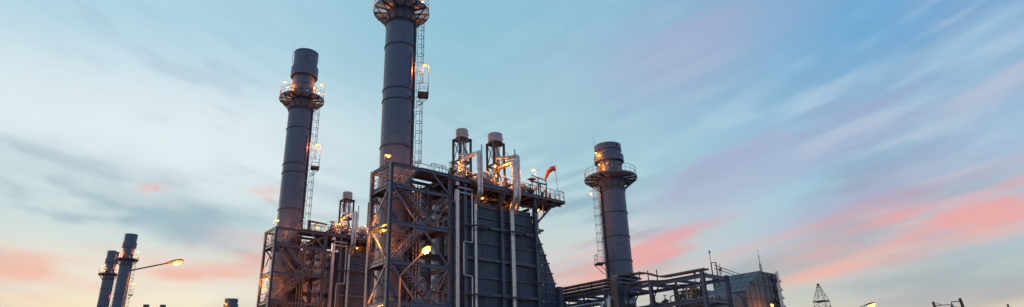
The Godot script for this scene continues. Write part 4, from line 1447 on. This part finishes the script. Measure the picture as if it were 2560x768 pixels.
# ---------------------------------------------------------------- street lamps, poles, masts
func street_lamp(label: String, foot: Vector3, h: float, arm: Vector3, energy: float, lens: float = 1.0) -> void:
	var t := thing("street_lamp", label, "street lamp", foot, "street lamps along the plant road")
	lathe_part(t, "base_plate", Vector3.ZERO, [Vector2(0.0, 0.0), Vector2(0.24, 0.0), Vector2(0.24, 0.03), Vector2(0.11, 0.05), Vector2(0.1, 0.5), Vector2(0.085, 0.52)], M.pole, 14)
	lathe_part(t, "pole", Vector3.ZERO, [Vector2(0.07, 0.5), Vector2(0.036, h - 0.3)], M.pole, 14)
	var st := new_st()
	add_tube(st, rounded([Vector3(0, h - 0.32, 0), Vector3(0, h, 0), arm + Vector3(0, h, 0)], 0.3, 8), 0.032, 10)
	part(t, "arm", done(st), M.pole)
	var d := arm.normalized()
	var side := d.cross(Vector3.UP).normalized()
	var b := Basis(side, side.cross(d), -d)
	var p := arm + Vector3(0, h, 0)
	# cobra head: long housing that widens, lens below
	st = new_st()
	var rows := [[0.0, 0.045, 0.045], [0.14, 0.07, 0.07], [0.3, 0.12, 0.1], [0.55, 0.15, 0.11], [0.75, 0.13, 0.08], [0.84, 0.03, 0.02]]
	var rings: Array = []
	for r: Array in rows:
		var ring: Array[Vector3] = []
		for k in 9:
			var a := PI * k / 8.0
			ring.append(p + d * (r[0] as float) + b.x * cos(a) * (r[1] as float) + b.y * (sin(a) * (r[2] as float) - 0.02))
		rings.append(ring)
	st.set_smooth_group(0)
	for i in rings.size() - 1:
		for k in 8:
			quad(st, rings[i][k], rings[i + 1][k], rings[i + 1][k + 1], rings[i][k + 1])
		quad(st, rings[i][0], rings[i][8], rings[i + 1][8], rings[i + 1][0])
	part(t, "housing", done(st), M.pole)
	st = new_st()
	add_lathe(st, Vector3.ZERO, [Vector2(0.13, 0.0), Vector2(0.125, -0.05), Vector2(0.1, -0.1), Vector2(0.05, -0.135), Vector2(0.0, -0.14)], 18)
	var lp := p + d * 0.55 - b.y * 0.03
	part(t, "lens", done(st), M.bulb, Transform3D(Basis(b.x * lens, b.y * lens, b.z * 1.75 * lens), lp))
	var l := OmniLight3D.new()
	l.name = "light"
	l.light_color = SODIUM
	l.light_energy = energy
	l.light_size = 0.15
	l.omni_range = 60.0
	l.omni_attenuation = 2.0
	l.shadow_enabled = true
	l.position = lp - b.y * 0.24
	t.add_child(l, true)


func far_things() -> void:
	# lattice mast beyond the filter house
	var t := thing("lattice_mast", "tapering steel lattice pylon far off right of the filter house", "pylon", Vector3(137.7, 0, -59.6))
	var top := 21.05
	var lv := [21.0, 19.9, 18.8, 17.6, 16.4, 15.0, 13.4, 11.6, 9.6, 7.2, 4.4, 0.0]
	var hw := func(y: float) -> float: return 0.12 + (top - y) * 0.3 if y > 17.5 else 1.17 + (17.5 - y) * 0.05
	for sx: float in [-1.0, 1.0]:
		for sz: float in [-1.0, 1.0]:
			var st := new_st()
			for k in lv.size() - 1:
				var a: float = hw.call(lv[k])
				var b: float = hw.call(lv[k + 1])
				add_bar(st, Vector3(a * sx, lv[k], a * sz), Vector3(b * sx, lv[k + 1], b * sz), 0.07, 0.07)
			part(t, "leg", done(st), M.mast_red)
	for k in lv.size() - 1:
		var a: float = hw.call(lv[k])
		var b: float = hw.call(lv[k + 1])
		var st := new_st()
		for s in 4:
			var u := Vector3(1, 0, 0).rotated(Vector3.UP, s * PI * 0.5)
			var v := Vector3(0, 0, 1).rotated(Vector3.UP, s * PI * 0.5)
			add_bar(st, (u + v) * a + Vector3(0, lv[k], 0), (u - v) * b + Vector3(0, lv[k + 1], 0), 0.035, 0.035)
			add_bar(st, (u - v) * a + Vector3(0, lv[k], 0), (u + v) * b + Vector3(0, lv[k + 1], 0), 0.035, 0.035)
			add_bar(st, (u - v) * a + Vector3(0, lv[k], 0), (u + v) * a + Vector3(0, lv[k], 0), 0.04, 0.04)
		part(t, "lattice_bay", done(st), M.mast_red)
	box(t, "platform", Vector3(0, 17.5, 0), Vector3(2.5, 0.15, 2.5), M.steel_dark)
	box(t, "tip", Vector3(0, 21.1, 0), Vector3(0.4, 0.25, 0.4), M.black)
	# slim red and white masts behind the rack
	for k in 2:
		var p: Vector3 = [Vector3(115.9, 0, -69.2), Vector3(134.1, 0, -87.2)][k]
		var h: float = [24.96, 28.6][k]
		var m := thing("radio_mast", ["slim red radio mast seen above the filter house handrail", "slim red radio mast seen through the rack's end"][k], "mast", p, "")
		var st := new_st()
		for s in 3:
			var q := Vector3(0.5, 0, 0).rotated(Vector3.UP, s * TAU / 3.0)
			add_rod(st, q, q * 0.35 + Vector3(0, h - 1.5, 0), 0.05, 5)
		part(m, "leg", done(st), M.mast_red)
		st = new_st()
		for j in 26:
			for s in 3:
				var q0 := Vector3(0.5 - 0.0125 * j, 0, 0).rotated(Vector3.UP, s * TAU / 3.0)
				var q1 := Vector3(0.5 - 0.0125 * j, 0, 0).rotated(Vector3.UP, (s + 1) * TAU / 3.0)
				add_rod(st, q0 + Vector3(0, j * (h - 1.5) / 26.0, 0), q1 + Vector3(0, (j + 1) * (h - 1.5) / 26.0, 0), 0.03, 4)
		part(m, "lattice", done(st), M.mast_red)
		st = new_st()
		add_box(st, Vector3(0, h - 1.2, 0), Vector3(0.45, 0.6, 0.45))
		add_rod(st, Vector3(0, h - 1.0, 0), Vector3(0, h, 0), 0.05, 5)
		part(m, "beacon", done(st), M.mast_red)
	# concrete and timber poles at the right
	var p1 := thing("utility_pole", "concrete utility pole with a horizontal wire bracket right of the lit street lamp", "utility pole", Vector3(57.7, 0, -16.4), "utility poles")
	beam(p1, "shaft", Vector3(0.5, 0, 0.42), Vector3(0, 7.25, 0), 0.16, 0.13, M.wood)
	beam(p1, "crossarm", Vector3(0.05, 6.95, 0.1), Vector3(1.15, 6.98, 0.98), 0.06, 0.06, M.steel_dark)
	beam(p1, "stay", Vector3(0.0, 7.15, 0.1), Vector3(0.4, 7.0, 0.4), 0.03, 0.03, M.steel_dark)
	var p3 := thing("utility_pole", "stub of a thin pole under the end of the wire bracket", "utility pole", Vector3(57.98, 0, -15.3), "utility poles")
	beam(p3, "shaft", Vector3(0.5, 0, 0.42), Vector3(0, 6.85, 0), 0.12, 0.12, M.wood)
	var p2 := thing("utility_pole", "dark square pole with a small unlit bracket lantern pointing left", "utility pole", Vector3(48.5, 0, -12.24), "utility poles")
	beam(p2, "shaft", Vector3(0.5, 0, 0.42), Vector3(0, 6.4, 0), 0.15, 0.12, M.black)
	var st := new_st()
	add_tube(st, rounded([Vector3(0, 6.2, 0), Vector3(-0.38, 6.2, -0.42), Vector3(-0.38, 5.95, -0.42)], 0.08, 4), 0.03, 6)
	add_tube(st, [Vector3(0, 5.85, 0), Vector3(-0.15, 5.84, -0.16), Vector3(-0.33, 5.9, -0.38)], 0.016, 5)
	part(p2, "bracket", done(st), M.steel_dark)
	lathe_part(p2, "lantern", Vector3(-0.38, 5.84, -0.42), [Vector2(0, 0.12), Vector2(0.05, 0.12), Vector2(0.15, 0.02), Vector2(0.12, -0.05), Vector2(0, -0.07)], M.black, 12)
	var p4 := thing("utility_pole", "thin far utility pole with a crossarm near the right edge", "utility pole", Vector3(117.6, 0, -23.9), "utility poles")
	beam(p4, "shaft", Vector3.ZERO, Vector3(0, 11.5, 0), 0.22, 0.22, M.wood)
	beam(p4, "crossarm", Vector3(-0.5, 11.0, -0.4), Vector3(0.5, 11.0, 0.4), 0.1, 0.1, M.wood)
	# tops of two far vent stacks, left
	for k in 2:
		var v := thing("vent_stack", ["square-topped vent stack, the left of two low ones between far stacks", "square-topped vent stack, the right of two low ones between far stacks"][k], "vent stack", [Vector3(41.8, 0, -226.2), Vector3(46.3, 0, -225.3)][k], "low far vent stacks")
		lathe_part(v, "shell", Vector3.ZERO, [Vector2(0.75, 0), Vector2(0.75, 30.2), Vector2(0.9, 30.3), Vector2(0.9, 30.9 + 0.1 * k), Vector2(0.0, 30.9 + 0.1 * k)], M.shell, 24)
		lathe_part(v, "base", Vector3.ZERO, [Vector2(1.4, 0), Vector2(1.4, 0.5), Vector2(0.7, 0.5)], M.concrete, 24)


func windsock(at: Vector3) -> void:
	var t := thing("windsock", "orange windsock drooping from a leaning pole on the nearer boiler's roof", "windsock", at)
	var st := new_st()
	add_rod(st, Vector3(0.1, 0, 0), Vector3(-0.14, 4.1, 0.0), 0.03, 8)
	part(t, "pole", done(st), M.galv)
	# sock: flared mouth at the pole, sagging tail
	var c := [Vector3(-0.22, 3.95, 0), Vector3(-0.6, 3.85, -0.2), Vector3(-0.95, 3.45, -0.4), Vector3(-1.2, 2.85, -0.5), Vector3(-1.4, 2.35, -0.6)]
	var rr := [0.3, 0.28, 0.23, 0.16, 0.11]
	var dense: Array = []
	for i in 4:
		for k in 4:
			var f := k / 4.0
			dense.append([(c[i] as Vector3).lerp(c[i + 1], f), lerpf(rr[i], rr[i + 1], f)])
	dense.append([c[4], rr[4]])
	st = new_st(true)
	var prev: Array[Vector3] = []
	for i in dense.size():
		var d: Vector3 = (dense[mini(i + 1, dense.size() - 1)][0] - dense[maxi(i - 1, 0)][0]).normalized()
		var x := d.cross(Vector3.UP).normalized()
		var y := x.cross(d)
		var ring: Array[Vector3] = []
		for k in 16:
			var a := TAU * k / 16.0
			var q: float = dense[i][1] * (1.0 + 0.09 * sin(3.0 * a + i * 1.1))
			ring.append(dense[i][0] + x * cos(a) * q * 0.8 + y * sin(a) * q)
		if i > 0:
			for k in 16:
				quad(st, prev[k], prev[(k + 1) % 16], ring[(k + 1) % 16], ring[k])
		prev = ring
	part(t, "sleeve", done(st), M.sock)
	st = new_st()
	var pts: Array = []
	for k in 17:
		var a := TAU * k / 16.0
		pts.append(Vector3(-0.22, 3.95 + sin(a) * 0.36, cos(a) * 0.3))
	add_tube(st, pts, 0.02, 5)
	part(t, "hoop", done(st), M.steel_dark)


# ---------------------------------------------------------------- one boiler unit
func unit(o: Vector3, which: String, group_word: String) -> void:
	var vr := Vector3(0.869, 0, 0.495) if which == "nearer" else Vector3(0.936, 0, 0.352)
	exhaust_stack({"nearer": "tallest grey exhaust stack whose gallery is cut by the top edge", "farther": "grey exhaust stack with lit gallery and wide cap, left of the tallest"}[which], Vector3(30.7, 0, -53.9) + o, "exhaust stacks in a row", true, vr)
	stair_tower("open steel stair tower in front of the %s" % {"nearer": "tallest stack, behind the bright street lamp", "farther": "second tallest stack, left one of two"}[which], Vector3(26.9, 0, -48.0) + o, "stair towers")
	boiler_casing("dark blue-grey ribbed boiler casing %s" % {"nearer": "with two pairs of silver pipes, the large one", "farther": "half hidden behind the nearer stair tower"}[which], Vector3(36.2, 0, -49.5) + o, "boiler casings")
	lagged_duct("silvery quilted duct wall behind the %s stair tower" % {"nearer": "right-hand", "farther": "left-hand"}[which], Vector3(32.5, 0, -51.9) + o, "quilted duct walls")
	roof_platform("railed roof platform on the %s boiler casing" % which, Vector3(34.0, DECK, -48.95) + o, "roof platforms")
	var gs := "vent silencers on the roofs"
	if which == "nearer":
		vent_silencer("left vent silencer drum on its frame, nearer boiler roof", Vector3(37.56, DECK, -52.0) + o, 6.2, 0.7, gs)
		vent_silencer("right and wider vent silencer drum, nearer boiler roof", Vector3(41.6, DECK, -51.0) + o, 6.3, 0.86, gs)
	else:
		vent_silencer("only clear vent silencer drum on the farther boiler roof", Vector3(37.56, DECK, -52.0) + o, 6.2, 0.7, gs)
		vent_silencer("vent silencer of the farther roof, mostly behind the right-hand stair tower", Vector3(41.6, DECK, -51.0) + o, 6.3, 0.86, gs)
	var g := "insulated pipes of the %s boiler" % which
	var lab := func(s: String) -> String: return s + ", %s boiler" % which
	# pair of steam pipes that come off the roof and run down the casing
	clad_pipe(lab.call("slim silver pipe, left of the left roof pair"), Vector3(37.46, 0, -48.5) + o, [Vector3(0, 25.45, -3.0), Vector3(0, 25.45, 0), Vector3(0, 21.1, 0), Vector3(-0.03, 20.0, -0.65), Vector3(-0.03, 1.0, -0.65)], 0.19, 0.34, 0.95, g)
	clad_pipe(lab.call("slim silver pipe, right of the left roof pair"), Vector3(37.95, 0, -48.55) + o, [Vector3(-0.7, 26.1, -2.9), Vector3(0, 25.95, -2.2), Vector3(0, 25.75, -0.1), Vector3(0, 21.1, -0.1), Vector3(-0.05, 20.0, -0.7), Vector3(-0.05, 19.6, -1.2)], 0.15, 0.34, 0.95, g)
	clad_pipe(lab.call("thick silver pipe, left of the right roof pair"), Vector3(42.4, 0, -48.45) + o, [Vector3(0, 25.5, -3.4), Vector3(0, 25.5, 0), Vector3(0, 21.5, 0), Vector3(-0.08, 19.9, -0.65), Vector3(-0.08, 1.0, -0.65)], 0.28, 0.42, 0.95, g)
	clad_pipe(lab.call("thick silver pipe, right of the right roof pair"), Vector3(43.15, 0, -48.5) + o, [Vector3(-1.2, 26.7, -2.9), Vector3(0, 26.6, -1.9), Vector3(0, 26.4, -0.15), Vector3(0, 21.5, -0.15), Vector3(-0.05, 19.9, -0.8), Vector3(-0.05, 19.3, -1.2)], 0.2, 0.42, 0.95, g)
	var du := thing("cable_duct", lab.call("pale rectangular riser duct beside the stair tower's right column"), "duct", Vector3(35.1, 0, -49.12) + o, "riser ducts")
	for k in 14:
		box(du, "duct_section", Vector3(0, 0.8 + k * 1.5, 0), Vector3(0.4, 1.485, 0.3), M.clad)
	var sd := new_st()
	var prof := rounded([Vector3(0, 21.5, 0), Vector3(0, 22.05, 0), Vector3(-0.5, 22.05, -0.7)], 0.45, 6)
	for k in prof.size() - 1:
		add_bar(sd, prof[k], prof[k + 1], 0.3, 0.4, Vector3(1, 0, 0))
	part(du, "bend", done(sd), M.clad)
	clad_pipe(lab.call("thin zigzag drain pipe down the casing"), Vector3(36.95, 0, -49.05) + o, [Vector3(0, 21.0, 0), Vector3(0, 15.75, 0), Vector3(-1.15, 15.75, 0.1), Vector3(-1.15, 12.4, 0.1), Vector3(-0.05, 12.4, 0), Vector3(-0.05, 0.8, 0)], 0.085, 0.2, 1.6, g)
	for k in 2:
		clad_pipe(lab.call("%s of two short level pipes under the roof platform" % ["upper", "lower"][k]), Vector3(35.3, 21.35 - 0.5 * k, -49.2) + o, [Vector3.ZERO, Vector3(1.9, 0, 0)], 0.12, 0.2, 0.9, g)
	clad_pipe(lab.call("thin relief pipe that bends out past the wedge"), Vector3(46.45, 0, -49.3) + o, [Vector3(0.25, 21.4, -0.4), Vector3(0.25, 18.6, -0.4), Vector3(0.95, 18.55, -0.2), Vector3(0.1, 18.3, -1.4)], 0.11, 0.16, 1.2, g)
	clad_pipe(lab.call("upright vent pipe with a slanted top behind the roof pairs"), Vector3(43.45, 22.3, -49.5) + o, [Vector3(0, 0, 0), Vector3(0, 5.2, 0)], 0.09, 0.2, 1.4, g)
	clad_pipe(lab.call("upright vent pipe behind the left roof pair"), Vector3(38.6, 22.3, -49.4) + o, [Vector3(0, 0, 0), Vector3(0, 4.6, 0)], 0.08, 0.2, 1.4, g)
	# drums on the roof
	steam_drum(lab.call("lagged steam drum end left of the thick pipe pair"), Vector3(39.75, DECK + 0.03, -49.9) + o, 0.55, 7.0, "steam drums")
	steam_drum(lab.call("lagged steam drum end right of the thick pipe pair"), Vector3(45.0, DECK + 0.03, -49.9) + o, 0.5, 7.0, "steam drums")
	# valves and manifold pipework along the roof edge
	var rng := RandomNumberGenerator.new()
	rng.seed = 77
	for k in 26:
		var x := 35.0 + k * 0.45 + rng.randf_range(-0.15, 0.15)
		if absf(x - 39.75) < 0.8 or absf(x - 45.0) < 0.7:
			continue
		valve(Vector3(x, DECK + 0.03, -49.7 - 0.75 * (k % 4)) + o, rng.randf_range(-0.5, 0.5) + (PI / 2 if k % 2 == 0 else 0.0), rng.randf_range(0.8, 1.5), "valve with handwheel in the crowded pipework along the %s roof edge" % which, "valves on the %s roof" % which, [M.rust, M.steel_dark, M.drum][k % 3])
	for k in 5:
		var y := DECK + [0.35, 0.8, 1.25, 1.7, 2.1][k] as float
		var zz := -50.4 - 0.55 * k
		clad_pipe(lab.call("%s manifold pipe lying along the crowded roof" % ["lowest", "second lowest", "middle", "second highest", "highest"][k]), Vector3(35.0 + 0.4 * k, y, zz) + o, [Vector3(0, -0.35 - 0.4 * k, 0), Vector3(0, 0, 0), Vector3(4.3, 0, 0), Vector3(4.3, -0.35 - 0.4 * k, 0)] if k % 2 == 0 else [Vector3(5.9, -0.7, 0), Vector3(5.9, 0, 0), Vector3(9.0, 0, 0), Vector3(9.0, -0.7, 0)], 0.07 + 0.015 * k, 0.2, 0.8, g)
	# short risers with elbows between the valves
	for k in 9:
		var hh := rng.randf_range(1.1, 2.6)
		var dx := rng.randf_range(0.5, 1.1) * (1.0 if k % 2 == 0 else -1.0)
		clad_pipe("short elbowed riser pipe among the valves along the %s roof edge" % which, Vector3(35.5 + k * 1.05, DECK + 0.03, -49.6 - 0.6 * (k % 3)) + o, [Vector3.ZERO, Vector3(0, hh, 0), Vector3(dx, hh, -0.3), Vector3(dx, hh - 0.6, -0.3)], 0.06 + 0.02 * (k % 3), 0.16, 0.6, "elbowed risers on the %s roof" % which)
	# actuator skid on the right half of the roof
	var sk := thing("valve_skid", "clustered valve skid with red fire bottles, %s roof end" % which, "valve skid", Vector3(47.2, DECK + 0.03, -50.2) + o, "")
	for k in 4:
		beam(sk, "post", Vector3(-0.6 + k * 0.65, 0, 0.3 * (k % 2)), Vector3(-0.6 + k * 0.65, 2.2 + 0.3 * (k % 2), 0.3 * (k % 2)), 0.09, 0.09, M.steel_dark)
	beam(sk, "top_beam", Vector3(-0.9, 2.1, 0), Vector3(1.7, 2.1, 0), 0.12, 0.14, M.steel_dark)
	beam(sk, "top_rail", Vector3(-0.6, 2.95, -0.3), Vector3(1.9, 2.9, -0.3), 0.05, 0.05, M.galv)
	beam(sk, "top_rail", Vector3(-0.9, 2.75, 0.2), Vector3(1.5, 2.45, 0.2), 0.08, 0.08, M.steel_dark)
	for k in 5:
		lathe_part(sk, "actuator", Vector3(-0.7 + k * 0.5, 0.5 + 0.5 * (k % 3), 0.15), [Vector2(0, 0.5), Vector2(0.17, 0.46), Vector2(0.2, 0.3), Vector2(0.2, 0.12), Vector2(0.08, 0.08), Vector2(0.07, -0.5), Vector2(0, -0.5)], [M.rust, M.yellow, M.drum, M.steel_dark, M.galv][k], 14)
	for k in 2:
		lathe_part(sk, "fire_bottle", Vector3(1.0 + k * 0.55, 0.05, 0.55), [Vector2(0.0, 0), Vector2(0.13, 0.0), Vector2(0.14, 0.6), Vector2(0.1, 0.72), Vector2(0.04, 0.78), Vector2(0.04, 0.9), Vector2(0, 0.9)], M.red, 14)
	lathe_part(sk, "horizontal_vessel", Vector3(-1.4, 0.9, 0.2), [Vector2(0, -0.5), Vector2(0.24, -0.42), Vector2(0.28, -0.2), Vector2(0.28, 0.5), Vector2(0, 0.6)], M.drum, 18, Basis(Vector3(0, 1, 0), Vector3(1, 0, 0), Vector3(0, 0, -1)))
	box(sk, "canopy", Vector3(-0.75, 2.3, 0.1), Vector3(0.8, 0.12, 0.7), M.rust)
	if which == "farther":
		var jb := thing("jib_hoist", "rusty jib hoist with a level beam on the farther roof, beside the stack", "jib crane", Vector3(32.6, DECK, -80.0), "")
		beam(jb, "mast", Vector3(0, -0.2, 0), Vector3(0, 2.0, 0), 0.34, 0.34, M.steel, "i", Vector3(1, 0, 0))
		beam(jb, "jib", Vector3(-0.2, 1.95, 0), Vector3(2.6, 1.8, 0), 0.2, 0.22, M.rust, "i")
		beam(jb, "strut", Vector3(0.1, 0.6, 0), Vector3(1.1, 1.8, 0), 0.12, 0.12, M.rust)
		post_lamp("lit lamp under the jib hoist on the farther roof", Vector3(33.2, DECK, -79.7), 1.2, Vector3(0.3, 0.02, 0.05), 3.0, "", 1.1)
		var vb := thing("roof_vent", "small louvred vent box on a thin post, farther roof rail", "vent", Vector3(36.25, DECK, -80.0), "")
		beam(vb, "post", Vector3.ZERO, Vector3(0, 1.75, 0), 0.07, 0.07, M.steel_dark)
		lathe_part(vb, "box", Vector3(0, 1.7, 0), [Vector2(0, 0), Vector2(0.2, 0.0), Vector2(0.22, 0.5), Vector2(0.26, 0.52), Vector2(0.24, 0.62), Vector2(0, 0.66)], M.galv, 14)
	# pale sign board on the left silencer frame
	var sg := thing("sign_board", "blank pale board on the left silencer frame, %s roof" % which, "board", Vector3(37.45, DECK + 2.0, -51.55) + o, "")
	var st := new_st()
	add_prism(st, [Vector2(-0.28, 0.2), Vector2(-0.15, 0.0), Vector2(0.3, 0.05), Vector2(0.28, 0.75), Vector2(-0.3, 0.8)], 0.12, 0.08)
	part(sg, "plate", done(st), M.white)
	beam(sg, "bracket", Vector3(0, 0.4, 0.08), Vector3(0.11, 0.4, -0.45), 0.06, 0.06, M.steel_dark)
	# lamps
	var gl := "lamps of the %s boiler" % which
	var tn: String = {"nearer": "right-hand", "farther": "left-hand"}[which]
	var arm := Vector3(0.35, 0.05, -0.05)
	post_lamp("lit lamp on a post above the top left landing, %s stair tower" % tn, Vector3(27.05, 19.95, -49.7) + o, 3.3, arm, 8.0, gl, 1.1)
	post_lamp("lit lamp over the middle left landing, %s stair tower" % tn, Vector3(27.05, 12.9, -49.9) + o, 3.1, arm, 8.0, gl, 1.1)
	post_lamp("lit lamp over the lowest left landing in view, %s stair tower" % tn, Vector3(27.05, 5.8, -49.9) + o, 3.1, arm, 8.0, gl, 1.1)
	wall_lamp("lit lamp on the left silencer frame, %s roof" % which, Vector3(37.3, DECK + 3.05, -51.9) + o, Vector3(-0.8, 0, 0.6), 2.2, gl, 0.9)
	wall_lamp("lit lamp on the near corner of the right silencer frame, %s roof" % which, Vector3(41.35, DECK + 3.1, -50.55) + o, Vector3(-0.3, 0, 1), 3.5, gl, 1.0)
	wall_lamp("upper lit lamp beside the right silencer frame, %s roof" % which, Vector3(43.45, DECK + 4.7, -50.75) + o, Vector3(0.8, 0, 0.6), 3.5, gl)
	post_lamp("lit lamp on the tall post by the windsock end, %s roof" % which, Vector3(47.35, DECK, -50.3) + o, 3.75, Vector3(-0.4, -0.05, 0.1), 6.0, gl, 1.1)
	for k in 3:
		wall_lamp("small lit lamp in the roof pipework, %s one, %s boiler" % [["left", "middle", "right"][k], which], Vector3([36.4, 41.4, 44.0][k], DECK + 1.9, -50.5) + o, Vector3(0.2, 0, 1), 5.5, gl, 0.5)
	for k in 3:
		wall_lamp("small lit lamp under the roof platform, %s one, %s boiler" % [["left", "middle", "right"][k], which], Vector3([38.9, 41.7, 46.9][k], DECK - 1.3, -49.75) + o, Vector3(0.2, 0, 1), 1.4, gl, 0.7)
	stack_lamps({"nearer": "tallest stack", "farther": "second tallest stack"}[which], Vector3(30.7, 0, -53.9) + o, vr)


func stack_lamps(which: String, at: Vector3, vr: Vector3) -> void:
	var vf := Vector3(-vr.z, 0, vr.x)
	var g := "lamps on the stacks"
	post_lamp("lit lamp on the left of the gallery, %s" % which, at + (-vr * 0.98 + vf * 0.1).normalized() * 3.1 + Vector3(0, GAL + 0.05, 0), 2.5, vr * 0.35, 4.0, g, 0.85)
	post_lamp("lit lamp on the right of the gallery, %s" % which, at + (vr * 0.96 + vf * 0.3).normalized() * 3.12 + Vector3(0, GAL + 0.05, 0), 2.5, -vr * 0.35, 4.5, g, 0.85)
	post_lamp("lit lamp on the ladder landing halfway up, %s" % which, at + vr * 3.2 + vf * 0.4 + Vector3(0, 32.6, 0), 3.4, -vr * 0.32 + vf * 0.1, 8.0, g)
	wall_lamp("small added fill lamp left of the neck above the gallery, %s" % which, at + (vf * 0.5 - vr * 0.85).normalized() * 2.45 + Vector3(0, GAL + 1.25, 0), vf, 5.0, g, 0.45)  # added fill lamp, put in to light the gallery grating and brackets below
	wall_lamp("small added fill lamp right of the neck above the gallery, %s" % which, at + (vf * 0.3 + vr * 0.95).normalized() * 2.45 + Vector3(0, GAL + 1.25, 0), vf, 5.0, g, 0.45)  # second added fill lamp, for more orange on the gallery underside


func build_all() -> void:
	shared_meshes()
	materials()
	# setting
	var gr := MeshInstance3D.new()
	gr.name = "ground"
	var pm := PlaneMesh.new()
	pm.size = Vector2(4000, 4000)
	gr.mesh = pm
	gr.material_override = M.gravel
	gr.set_meta("kind", "structure")
	add_child(gr)
	unit(Vector3.ZERO, "nearer", "")
	unit(Vector3(0.15, 0, -28.6), "farther", "")
	short_stack(Vector3(61.7, 0, -51.0), "short dark grey stack with railed gallery standing behind the pipe rack", "short stack behind the rack", Vector3(-0.637, 0, -0.771), 0.0)
	short_stack(Vector3(57.0, 0, -191.7), "far grey stack of which only the cap rises above the bottom edge", "far stack at the bottom edge", Vector3(-0.958, 0, -0.285), 3.3)
	pipe_rack()
	filter_house()
	# two more stacks of the same kind far down the row
	var vr := Vector3(0.989, 0, 0.149)
	var c := [Vector3(33.0, 0, -218.9), Vector3(33.0, 0, -247.6)]
	var nm := ["nearer far stack", "farther far stack"]
	for k in 2:
		exhaust_stack(["nearer of the two far grey stacks at the left edge", "farther of the two far grey stacks at the left edge"][k], c[k], "exhaust stacks in a row", false, vr)
		stack_lamps(nm[k], c[k], vr)
	windsock(Vector3(49.55, DECK + 0.03, -49.1))
	var fw := Vector3(0.656, 0, -0.755)
	var rt := Vector3(0.755, 0, 0.656)
	street_lamp("street lamp with a long level arm beside the far left stacks", Vector3(4.95, 0, -31.6), 7.2, rt * 1.5 + Vector3(0, 0.25, 0), 12.0, 0.8)
	street_lamp("brightest street lamp, in front of the right-hand stair tower", Vector3(14.45, 0, -24.6), 6.72, (rt * 1.12 - fw * 1.5) + Vector3(0, 0.62, 0), 30.0, 1.15)
	street_lamp("street lamp head glowing low at the right, beyond the lattice pylon", Vector3(44.2, 0, -17.9), 5.9, (rt * 1.25 - fw * 0.3) + Vector3(0, 0.32, 0), 20.0, 1.1)
	street_lamp("street lamp between the two boilers, hidden behind the nearer casing", Vector3(37.0, 0, -66.0), 7.0, Vector3(0.8, 0.3, -1.2), 150.0, 1.0)
	far_things()
